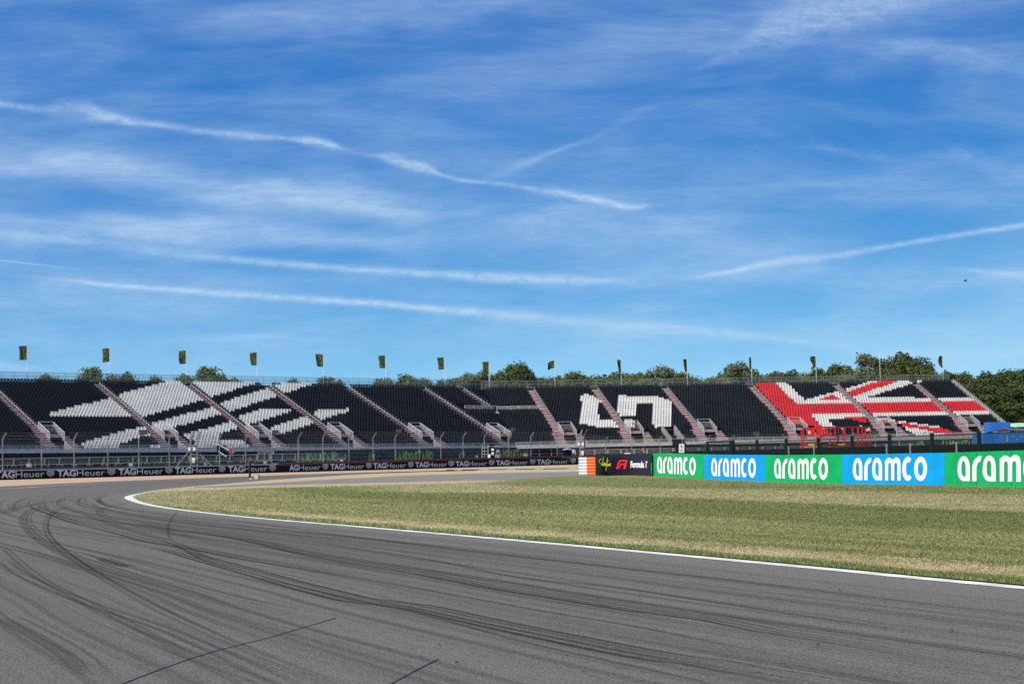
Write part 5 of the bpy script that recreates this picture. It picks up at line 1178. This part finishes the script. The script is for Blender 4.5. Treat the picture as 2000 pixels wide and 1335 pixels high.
for x in (1596, 1617, 1626, 1645, 1660, 1670, 1679, 1685, 1694.5):
    rect(m_, x, x + (3.0 if x in (1670, 1684, 1596) else 1.8), 833, 866, -.92, -.86)
for x in (1605, 1640, 1650, 1688): rect(m_, x, x + 1.5, 834, 866, .8, .86)
m_.build('railing_posts', MT['lred'], r)
m_ = MB(); rect(m_, 1627, 1697.5, 864.6, 872.4, -.93, .9); rect(m_, 1597, 1627, 867, 871.4, -.8, .8); m_.build('deck', MT['ldred'], r)
m_ = MB(); rect(m_, 1633, 1646, 866.6, 868.8, -.95, -.935); m_.build('yellow_label', MT['yellow'], r)
m_ = MB()
for (x0, x1, y0, y1) in ((1602, 1690, 884, 873), (1602, 1690, 873, 884), (1602, 1690, 895, 884), (1602, 1690, 884, 895)):
    for d in (-.7, .6): m_.tube(q(x0, y0) + [0, d, 0], q(x1, y1) + [0, d, 0], .06, 5)
m_.build('scissor_arms', MT['ldred'], r)
m_ = MB(); rect(m_, 1600, 1694, 895, 911, -.8, .8); m_.build('chassis', MT['ldred'], r)
for x in (1610, 1684):
    m_ = MB(); c = q(x, 911); m_.tube(c + [0, -.95, -.0], c + [0, -.7, 0], .38, 16); m_.tube(c + [0, .6, 0], c + [0, .9, 0], .38, 16); m_.build('wheel', MT['rubber'], r)
m_ = MB(); rect(m_, 1631, 1638, 842, 847, -.5, -.2); rect(m_, 1634, 1636, 847, 865, -.4, -.3); m_.build('control_stand', MT['rubber'], r)
m_ = MB(); m_.tube(q(1582.5, 878) + [0, -.5, 0], q(1582.5, 889) + [0, -.5, 0], .09, 8); m_.tube(q(1582.5, 877) + [0, -.5, 0], q(1582.5, 878) + [0, -.5, 0], .04, 6); m_.build('extinguisher', MT['lred'], r)

# ------------------------------------------------------------------ blue boom lift
r, q, rect = kit(1955, 876, 30.0, 'blue_lift', 'large blue boom lift with grey boom parked behind the green fence', 'boom lift')
def rounded(mb, x0, x1, y0, y1, d0, d1, rad=.22, n=5):
    A = q(x0, y1); B = q(x1, y0); xa, xb, za, zb = A[0], B[0], A[2], B[2]; P = []
    for cx, cy, a0 in ((xa + rad, d0 + rad, 180), (xb - rad, d0 + rad, 270), (xb - rad, d1 - rad, 0), (xa + rad, d1 - rad, 90)):
        for k in range(n + 1): a = math.radians(a0 + 90 * k / n); P.append((cx + rad * math.cos(a), cy + rad * math.sin(a)))
    N_ = len(P); h = zb - za; V = [(x, y, za) for x, y in P] + [(x, y, zb - .06) for x, y in P] + [(xa + (x - xa) * .99 + .02, y, zb) for x, y in P]
    mb.add(V, [(k, (k + 1) % N_, N_ + (k + 1) % N_, N_ + k) for k in range(N_)] + [(N_ + k, N_ + (k + 1) % N_, 2 * N_ + (k + 1) % N_, 2 * N_ + k) for k in range(N_)] + [tuple(range(2 * N_, 3 * N_)), tuple(range(N_))[::-1]])
m_ = MB(); rounded(m_, 1904, 2030, 844.5, 873, -1.1, 1.0, .35); m_.build('body', MT['lblue'], r)
m_ = MB(); rounded(m_, 1925, 1968.5, 823.8, 842.6, -.7, .5, .08); m_.build('boom_housing', MT['lblue'], r)
m_ = MB(); m_.add([q(1922, 846) + [0, -.5, 0], q(1936, 846) + [0, -.5, 0], q(1934, 838) + [0, -.5, 0], q(1928, 838) + [0, -.5, 0], q(1922, 846), q(1936, 846), q(1934, 838), q(1928, 838)], [(0, 1, 2, 3), (4, 7, 6, 5), (0, 3, 7, 4), (1, 5, 6, 2), (3, 2, 6, 7)]); m_.build('pivot', MT['lblue'], r)
m_ = MB(); a, b_ = q(1966, 832) + [0, -.3, 0], q(2060, 846) + [0, -.3, 0]; m_.obox(a, b_ - a, (0, .4, 0), (0, 0, -.30)); a, b_ = q(1955, 837.5) + [0, -.9, 0], q(2060, 846.5) + [0, -.9, 0]; m_.tube(a, b_, .06, 8); m_.build('boom', MT['lgrey'], r)
m_ = MB(); m_.tube(q(1944, 841) + [0, -.8, 0], q(1960, 838) + [0, -.8, 0], .08, 8); m_.build('ram', MT['ldred'], r)
m_ = MB()
for k in range(14): x = 1907 + k * 3.8; a = q(x, 870.2); m_.add([a + [0, -1.112, 0], a + [.07, -1.112, 0], a + [.10, -1.112, .06], a + [.03, -1.112, .06]], [(0, 1, 2, 3)])
m_.build('hazard_stripe', MT['white'], r)
m_ = MB(); rect(m_, 1958, 1961, 850, 862, -1.13, -1.105); [rect(m_, 1966 + 9 * k, 1973 + 9 * k, 852 + (k % 2) * 6, 853 + (k % 2) * 6, -1.12, -1.105) for k in range(5)]; rect(m_, 1940, 1960, 875.4, 876.6, -1.0, -.9); m_.build('vent_trim', MT['galv'], r)
m_ = MB(); rect(m_, 1912, 2025, 874, 884, -.8, .8); m_.build('chassis', MT['lgrey'], r)
for x in (1925, 2000):
    for d in (-1.15, .75): m_ = MB(); c = q(x, 902); m_.tube(c + [0, d, 0], c + [0, d + .4, 0], .5, 18); m_.build('wheel', MT['rubber'], r)
r, q, rect = kit(2010, 833, 24.0, 'cabin', 'site cabin with pale green roof edge behind the blue boom lift', 'cabin')
m_ = MB(); rect(m_, 1990, 2090, 833, 915, 0, 2.5); m_.build('cabin_body', MT['steel_d'], r); m_ = MB(); rect(m_, 1987.5, 2092, 825.5, 833, -.1, 2.6); m_.build('roof_edge', MT['pale'], r)

# ------------------------------------------------------------------ people
def person(loc, rz, label, joints, cloth, group=None, hat=None, extra=None, scale=1.0):
    J = {k: np.array(v, float) for k, v in joints.items()}
    R0 = dict(pelvis=.135, waist=.115, chest=.15, neckb=.075, neck=.052, head0=.078, head1=.098, head2=.07, shL=.065, elL=.045, wrL=.032, shR=.065, elR=.045, wrR=.032, hipL=.10, knL=.065, anL=.042, hipR=.10, knR=.065, anR=.042, toL=.035, toR=.035)
    E = [('pelvis', 'waist'), ('waist', 'chest'), ('chest', 'neckb'), ('neckb', 'neck'), ('neck', 'head0'), ('head0', 'head1'), ('head1', 'head2'), ('chest', 'shL'), ('shL', 'elL'), ('elL', 'wrL'), ('chest', 'shR'), ('shR', 'elR'), ('elR', 'wrR'), ('pelvis', 'hipL'), ('hipL', 'knL'), ('knL', 'anL'), ('anL', 'toL'), ('pelvis', 'hipR'), ('hipR', 'knR'), ('knR', 'anR'), ('anR', 'toR')]
    names = list(J.keys()); V = [tuple(J[k]) for k in names]; R_l = [R0[k] for k in names]; Eg = [(names.index(a), names.index(b_)) for a, b_ in E]
    for s_ in 'LR':                                # fingers and thumb from the wrist
        w_ = J['wr' + s_]; d_ = w_ - J['el' + s_]; d_ /= np.linalg.norm(d_); sd = np.cross(d_, (0, 0, 1)); sd /= (np.linalg.norm(sd) + 1e-6); b0 = len(V)
        V.append(tuple(w_ + d_ * .06)); R_l.append(.034); Eg.append((names.index('wr' + s_), b0))
        for k, (o_, ln) in enumerate(((-.030, .065), (-.010, .078), (.010, .074), (.030, .058))):
            i0 = len(V); V.append(tuple(w_ + d_ * .09 + sd * o_)); R_l.append(.011); V.append(tuple(w_ + d_ * (.09 + ln * .55) + sd * o_ + [0, 0, -.02])); R_l.append(.009); V.append(tuple(w_ + d_ * (.09 + ln * .8) + sd * o_ + [0, 0, -.05])); R_l.append(.008)
            Eg += [(b0, i0), (i0, i0 + 1), (i0 + 1, i0 + 2)]
        i0 = len(V); V.append(tuple(w_ + d_ * .05 + sd * .045)); R_l.append(.012); V.append(tuple(w_ + d_ * .09 + sd * .055 + [0, 0, -.02])); R_l.append(.009); Eg += [(b0, i0), (i0, i0 + 1)]
    me = bpy.data.meshes.new('body'); me.from_pydata(V, Eg, []); o = bpy.data.objects.new('body', me); COL.objects.link(o)
    sk = o.modifiers.new('s', 'SKIN'); sv = me.skin_vertices[0].data
    for i, rr_ in enumerate(R_l): sv[i].radius = (rr_, rr_); sv[i].use_root = (i == names.index('pelvis'))
    ss = o.modifiers.new('u', 'SUBSURF'); ss.levels = 1; ss.render_levels = 1
    dg = bpy.context.evaluated_depsgraph_get(); nm = bpy.data.meshes.new_from_object(o.evaluated_get(dg)); bpy.data.objects.remove(o)
    r = empty('person', loc, rz); r.scale = (scale,) * 3; tag(r, label, 'person', group)
    ms = [MT['skin'], MT[cloth[0]], MT[cloth[1]], MT['white'], MT['hair']]
    names3 = {k: J[k] for k in names}
    for p in nm.polygons:
        c = np.array(p.center); best = min(E, key=lambda e: segd(c, J[e[0]], J[e[1]])); e = best; m = 0
        if e in (('neck', 'head0'), ('head0', 'head1'), ('head1', 'head2')): m = 0; 
        if e in (('neck', 'head0'),): m = 0
        elif e[0] in ('pelvis',) and e[1] != 'waist' or e[0].startswith('hip') or e[0].startswith('kn'): m = 2
        elif e[0].startswith('an'): m = 3
        elif e in (('elL', 'wrL'), ('elR', 'wrR')): m = 0 if np.linalg.norm(c - J[e[0]]) > .08 else 1
        elif e[0] not in ('neck', 'head0', 'head1', 'neckb'): m = 1
        hd = J['head1']; fw = J['face'] if 'face' in J else np.array([1, 0, 0])
        p.material_index = m; p.use_smooth = True
    link('body', nm, ms, r)
    hc = J['head1']; hb = bmesh.new(); bmesh.ops.create_uvsphere(hb, u_segments=14, v_segments=9, radius=.118)
    for v in hb.verts: v.co.z *= 1.05
    bmesh.ops.delete(hb, geom=[v for v in hb.verts if v.co.z < -.02 - .05 * (v.co.x < -.02) or (v.co.x > .05 and v.co.z < .055)], context='VERTS')
    hm = bpy.data.meshes.new('hair'); hb.to_mesh(hm); hb.free(); ho = link('hair' if not hat else 'cap', hm, MT[hat or 'hair'], r); ho.location = tuple(hc + [-.005, 0, .035])
    fm = MB(); fm.obox(hc + [.095, -.012, -.03], (.03, 0, 0), (0, .024, 0), (0, 0, .05)); fm.build('nose', MT['skin'], r)
    for s_ in (-1, 1): em = MB(); em.box(hc[0] + .082, hc[0] + .097, hc[1] + s_ * .035 - .012, hc[1] + s_ * .035 + .012, hc[2] + .012, hc[2] + .024); em.build('eye', MT['rubber'], r)
    mm = MB(); mm.box(hc[0] + .078, hc[0] + .090, hc[1] - .025, hc[1] + .025, hc[2] - .062, hc[2] - .052); mm.build('mouth', MT['ldred'], r)
    if extra: extra(r, J)
    return r
def segd(c, a, b_):
    d = b_ - a; t = np.clip((c - a) @ d / (d @ d + 1e-9), 0, 1); return np.linalg.norm(c - a - t * d)
STAND = dict(pelvis=(0, 0, .95), waist=(0, 0, 1.10), chest=(.01, 0, 1.32), neckb=(.0, 0, 1.47), neck=(.01, 0, 1.53), head0=(.03, 0, 1.59), head1=(.035, 0, 1.66), head2=(.03, 0, 1.735),
             shL=(0, .19, 1.42), elL=(-.02, .25, 1.14), wrL=(.05, .26, .90), shR=(0, -.19, 1.42), elR=(-.02, -.25, 1.14), wrR=(.05, -.26, .90),
             hipL=(0, .10, .90), knL=(.02, .11, .49), anL=(-.02, .11, .09), hipR=(0, -.10, .90), knR=(.02, -.11, .49), anR=(-.02, -.11, .09), toL=(.16, .12, .04), toR=(.16, -.12, .04))
ph = dict(STAND); ph.update(elL=(.10, .23, 1.16), wrL=(.32, .10, 1.22), elR=(.10, -.23, 1.16), wrR=(.32, -.10, 1.22), head1=(.06, 0, 1.65), head2=(.065, 0, 1.72))
def camx(r, J):
    m_ = MB(); m_.box(.36, .46, -.08, .08, 1.18, 1.29); m_.tube((.46, 0, 1.235), (.60, 0, 1.235), .045, 10); m_.build('camera', MT['rubber'], r)
    m_ = MB(); m_.path([(.38, .07, 1.29), (.16, .12, 1.42), (0, .1, 1.5), (-.1, 0, 1.5), (0, -.1, 1.5), (.16, -.12, 1.42), (.38, -.07, 1.29)], .012, 5); m_.build('strap', MT['rubber'], r)
    m_ = MB()
    for k in range(10): 
        a0, a1 = 2 * math.pi * k / 10, 2 * math.pi * (k + 1) / 10
        for z0_, z1_, r0_, r1_ in ((1.10, 1.25, .155, .178), (1.25, 1.44, .178, .15)):
            m_.quad((r0_ * math.cos(a0) * .95, r0_ * 1.15 * math.sin(a0), z0_), (r0_ * math.cos(a1) * .95, r0_ * 1.15 * math.sin(a1), z0_), (r1_ * math.cos(a1) * .95, r1_ * 1.15 * math.sin(a1), z1_), (r1_ * math.cos(a0) * .95, r1_ * 1.15 * math.sin(a0), z1_))
    m_.build('vest', MT['cloth_o'], r)
pp = onz(488, 936.3); person((pp[0], pp[1], .004), math.radians(-8), 'person in dark clothes and orange vest holding a camera on the track', ph, ('cloth_b', 'cloth_b'), extra=camx, scale=1.0)
cc = onz(501, 935.5); r = empty('camera_case', (cc[0], cc[1], 0)); tag(r, 'small pale case standing on the track beside the photographer', 'case')
m_ = MB(); m_.box(-.16, .16, -.12, .12, .03, .36); m_.build('case_body', MT['galv_l'], r); m_ = MB(); m_.box(.17, .22, -.12, .12, .0, .38); m_.build('case_side', MT['rubber'], r); m_ = MB(); m_.path([(-.08, 0, .36), (-.08, 0, .40), (.08, 0, .40), (.08, 0, .36)], .012, 5); m_.build('handle', MT['rubber'], r)
sit = dict(STAND); sit = {k: np.array(v) - [0, 0, .42] for k, v in STAND.items()}
sit.update(knL=(.42, .12, .52), anL=(.45, .12, .10), knR=(.42, -.12, .52), anR=(.45, -.12, .10), toL=(.62, .13, .06), toR=(.62, -.13, .06), hipL=(.02, .1, .50), hipR=(.02, -.1, .50), elL=(.12, .26, .76), wrL=(.34, .2, .62), elR=(.12, -.26, .76), wrR=(.34, -.2, .62))
f = onwing(WL, -1.0); P = f(450, 890.8); person(tuple(P), math.radians(-60), 'person in a red shirt and pale cap sitting on the stand stair', sit, ('cloth_r', 'cloth_r'), hat='cap')
for x, rz, cl, lb in ((1225.5, -110, ('cloth_w', 'trouser'), 'person in a white shirt standing behind the black racing panel'), (1258.5, 170, ('cloth_b', 'trouser'), 'person in black standing behind the black racing panel')):
    P = onY(x, 880, 129.); person((P[0], P[1], .05), math.radians(rz), lb, STAND, cl, scale=.98)
P = onY(1121, 885, 312.); person((P[0], P[1], .85), math.radians(-90), 'person in white standing beside the purple grey parasol', STAND, ('cloth_w', 'trouser'))

# ------------------------------------------------------------------ trees
def leaf_mat(name, a, b_):
    global nt
    m = bpy.data.materials.new(name); m.use_nodes = True; nt = m.node_tree; b = nt.nodes['Principled BSDF']
    oi = AN('ShaderNodeObjectInfo'); rn = AN('ShaderNodeAttribute'); rn.attribute_name = 'rnd'; t = AN('ShaderNodeTexCoord')
    n = ANoise(t.outputs['Object'], .35, 3, .6)
    c = AMix(AM('ADD', AM('MULTIPLY', rn.outputs['Fac'], .6), AR(n, .35, .65, 0, .4)), a, b_)
    c = AMix(AM('MULTIPLY', oi.outputs['Random'], .45), c, (.115, .105, .032))
    nt.links.new(c, b.inputs['Base Color']); b.inputs['Roughness'].default_value = .6; b.inputs['Specular IOR Level'].default_value = .25
    tr = AN('ShaderNodeBsdfTranslucent'); nt.links.new(c, tr.inputs['Color']); mx_ = AN('ShaderNodeMixShader'); mx_.inputs[0].default_value = .22
    nt.links.new(b.outputs[0], mx_.inputs[1]); nt.links.new(tr.outputs[0], mx_.inputs[2]); nt.links.new(mx_.outputs[0], nt.nodes['Material Output'].inputs['Surface'])
    return m
LM = {'mid': leaf_mat('leaf_mid', (.055, .088, .020), (.15, .185, .050)), 'dark': leaf_mat('leaf_dark', (.028, .052, .013), (.088, .125, .032)), 'grey': leaf_mat('leaf_grey', (.085, .115, .055), (.19, .215, .115))}
def tree_variant(seed, tone, low=.22, open_=0.):
    rt = np.random.RandomState(seed); Ht = 20.; r = empty('tree')
    m_ = MB(); lean = rt.uniform(-.5, .5, 2)
    segs = [(0, 0, 0, .55), (lean[0] * .3, lean[1] * .3, 3.5, .42), (lean[0], lean[1], 8.5, .28), (lean[0] * 1.2, lean[1] * 1.2, 14, .12)]
    for a, b_ in zip(segs[:-1], segs[1:]): m_.tube(a[:3], b_[:3], a[3], 9, 0, b_[3])
    cl = []; n = 38
    for k in range(n):
        th = rt.uniform(0, 2 * math.pi); hz = rt.beta(1.5, 1.0); z = Ht * (low + (1 - low) * hz * .90)
        prof = math.sqrt(max(.04, 1 - ((hz - .30) / .74) ** 2)) if hz > .3 else .75 + .8 * hz; rad = 6.0 * prof * rt.uniform(.25, 1.0) ** .5
        cl.append((rad * math.cos(th), rad * math.sin(th), z, rt.uniform(1.3, 2.7) * (1 - .3 * open_)))
        if k % 2 == 0: m_.tube((lean[0] * .7, lean[1] * .7, max(2.5, z * .55)), (rad * math.cos(th) * .9, rad * math.sin(th) * .9, z), .13, 5, 0, .03)
    cl.append((lean[0], lean[1], Ht * .93, 1.7)); m_.build('trunk', MT['bark'], r)
    C_ = []; Nn = []
    per = int(300 * (1 - .35 * open_))
    for (x, y, z, s_) in cl:
        d = rt.normal(size=(per, 3)); d /= np.linalg.norm(d, axis=1)[:, None]; rr_ = s_ * rt.uniform(.25, 1.08, per) ** .55 * (1 + .18 * np.sin(5 * d[:, 0] + 3 * d[:, 2] + x))
        c = np.array([x, y, z]) + d * rr_[:, None] * [1.15, 1.15, .78]; C_.append(c); Nn.append(d)
    C_ = np.vstack(C_); Nn = np.vstack(Nn) + rt.normal(size=C_.shape) * .55; Nn /= np.linalg.norm(Nn, axis=1)[:, None]
    a = np.cross(Nn, rt.normal(size=C_.shape)); a /= np.linalg.norm(a, axis=1)[:, None]; b_ = np.cross(Nn, a); sz = rt.uniform(.16, .34, len(C_))[:, None]
    V = np.stack([C_ - a * sz - b_ * sz * .3, C_ + b_ * sz * .8 - a * .1 * sz, C_ + a * sz + b_ * sz * .25, C_ - b_ * sz * .7 + a * .2 * sz], 1).reshape(-1, 3)
    o = mesh_np('crown', V, np.arange(len(V)).reshape(-1, 4), LM[tone], r, attrs=[('rnd', 'POINT', np.repeat(rt.rand(len(C_)), 4))]); return r
VAR = {'mid': [tree_variant(s_, 'mid') for s_ in (1, 2, 3)], 'dark': [tree_variant(s_, 'dark', .12) for s_ in (4, 5, 6)], 'grey': [tree_variant(s_, 'grey', .2, .8) for s_ in (7, 8)]}
used = set()
flag_px = [51, 211, 359, 496, 624, 744, 857, 953, 1081, 1211, 1340, 1466, 1592, 1717, 1840]
TL = [(88,725,44,470,'grey'),(110,730,30,480,'grey'),(186,713,60,440,'mid'),(245,722,50,450,'mid'),(215,726,46,455,'mid'),(300,729,38,470,'grey'),(345,733,40,470,'grey'),(398,713,66,440,'mid'),(362,726,50,450,'mid'),(432,726,40,450,'mid'),(459,733,32,480,'grey'),(572,733,32,480,'grey'),(632,733,58,460,'mid'),(660,738,36,470,'mid'),(790,727,80,430,'mid'),(755,735,50,440,'mid'),(828,734,46,440,'mid'),(735,741,30,450,'grey'),(1145,731,86,440,'mid'),(1190,729,90,440,'dark'),(1232,728,90,440,'mid'),(1318,726,90,435,'mid'),(1392,733,80,435,'mid'),(1470,727,90,430,'mid'),(1530,724,90,430,'mid'),(1068,733,70,440,'dark'),(862,738,60,440,'mid'),(900,733,80,440,'mid'),(975,728,90,440,'mid'),(1350,733,60,440,'dark'),(1655,722,80,405,'mid'),(1612,724,80,410,'dark'),(880,734,44,440,'grey'),(915,724,54,430,'grey'),(948,717,60,430,'grey'),(975,720,46,420,'grey'),(1010,703,74,420,'dark'),(1035,718,52,425,'dark'),(1090,731,50,440,'mid'),(1118,721,66,430,'mid'),(1165,729,60,430,'mid'),(1205,724,70,430,'mid'),(1245,724,60,430,'mid'),(1288,709,84,420,'grey'),(1268,720,60,425,'mid'),(1330,724,50,430,'mid'),(1378,739,50,440,'mid'),(1410,724,56,425,'mid'),(1442,702,76,415,'grey'),(1472,718,52,420,'mid'),(1510,722,66,420,'mid'),(1550,719,70,420,'dark'),(1595,714,76,415,'mid'),(1638,706,70,410,'dark'),(1682,684,72,400,'grey'),(1716,702,60,400,'dark'),(1758,684,92,400,'dark'),(1735,716,60,395,'mid'),(1812,704,40,400,'grey'),(1795,712,56,395,'mid'),(1850,720,60,395,'dark'),(1886,723,70,395,'dark'),(1925,722,70,395,'dark'),(1965,718,70,395,'dark'),(2005,715,76,390,'dark'),(1895,742,76,380,'dark'),(1938,748,80,378,'dark'),(1985,742,80,376,'dark'),(1925,782,66,374,'dark'),(1965,786,64,372,'dark'),(2005,780,66,371,'dark'),(1860,740,70,382,'dark'),(2040,722,80,388,'dark')]
rt = random.Random(11); cnt = {k: 0 for k in VAR}; lab = set()
for (cx, ty, wpx, Y, tone) in TL:
    i = cnt[tone]; cnt[tone] += 1; V_ = VAR[tone]; src = V_[i % len(V_)]
    o = src if src.name not in used else copy_tree(src); used.add(src.name)
    top = onY(cx, ty, Y); z0_ = .8; hgt_ = top[2] - z0_; W_ = wpx / (F / Y); sx_ = W_ / 9.6; sz_ = hgt_ / 20.2
    sx_ = max(sx_, .55 * sz_) * rt.uniform(1.02, 1.12)
    o.location = (top[0], Y, z0_); o.scale = (sx_, sx_, sz_); o.rotation_euler = (0, 0, rt.uniform(0, 6.28))
    k = min(range(15), key=lambda q_: abs(flag_px[q_] - cx)); dx = cx - flag_px[k]; rel = 'just under' if abs(dx) < 14 else ('just past' if dx > 0 else 'just before')
    size = 'tall' if ty < 716 else ('low' if ty > 731 else 'medium'); col_ = {'mid': 'olive green', 'dark': 'dark green', 'grey': 'pale loose-leaved'}[tone]
    L_ = None
    for ext_ in ('', 'wide ', 'narrow ', 'bushy ', 'round-topped ', 'ragged '):
        L_ = '%s%s %s tree %s the %s flag' % (ext_, size, col_, rel, ORD2[k])
        if L_ not in lab: break
    lab.add(L_); tag(o, L_, 'tree', 'trees behind the grandstand')
# a bird high over the trees
P = onY(1885, 549, 150.); r = empty('bird', tuple(P)); tag(r, 'small dark bird gliding in the blue sky', 'bird')
m_ = MB(); m_.add([(0, 0, 0), (.05, -.10, .02), (.05, .10, .02), (.22, 0, .07), (-.14, 0, -.03), (.03, 0, .06), (.03, 0, -.03), (-.2, .05, -.06), (-.2, -.05, -.06)], [(4, 1, 5), (5, 1, 3), (4, 5, 2), (5, 3, 2), (4, 6, 1), (1, 6, 3), (4, 2, 6), (2, 3, 6), (4, 7, 8)]); m_.build('body', MT['cloth_b'], r)
for s_ in (-1, 1): m_ = MB(); m_.add([(.07, s_ * .04, .02), (-.05, s_ * .04, .0), (-.02, s_ * .28, .10), (.06, s_ * .26, .12), (.02, s_ * .50, .06), (.07, s_ * .04, .035), (.06, s_ * .26, .13)], [(0, 1, 2, 3), (3, 2, 4), (5, 6, 2, 1), (6, 4, 2)]); m_.build('wing', MT['cloth_b'], r)
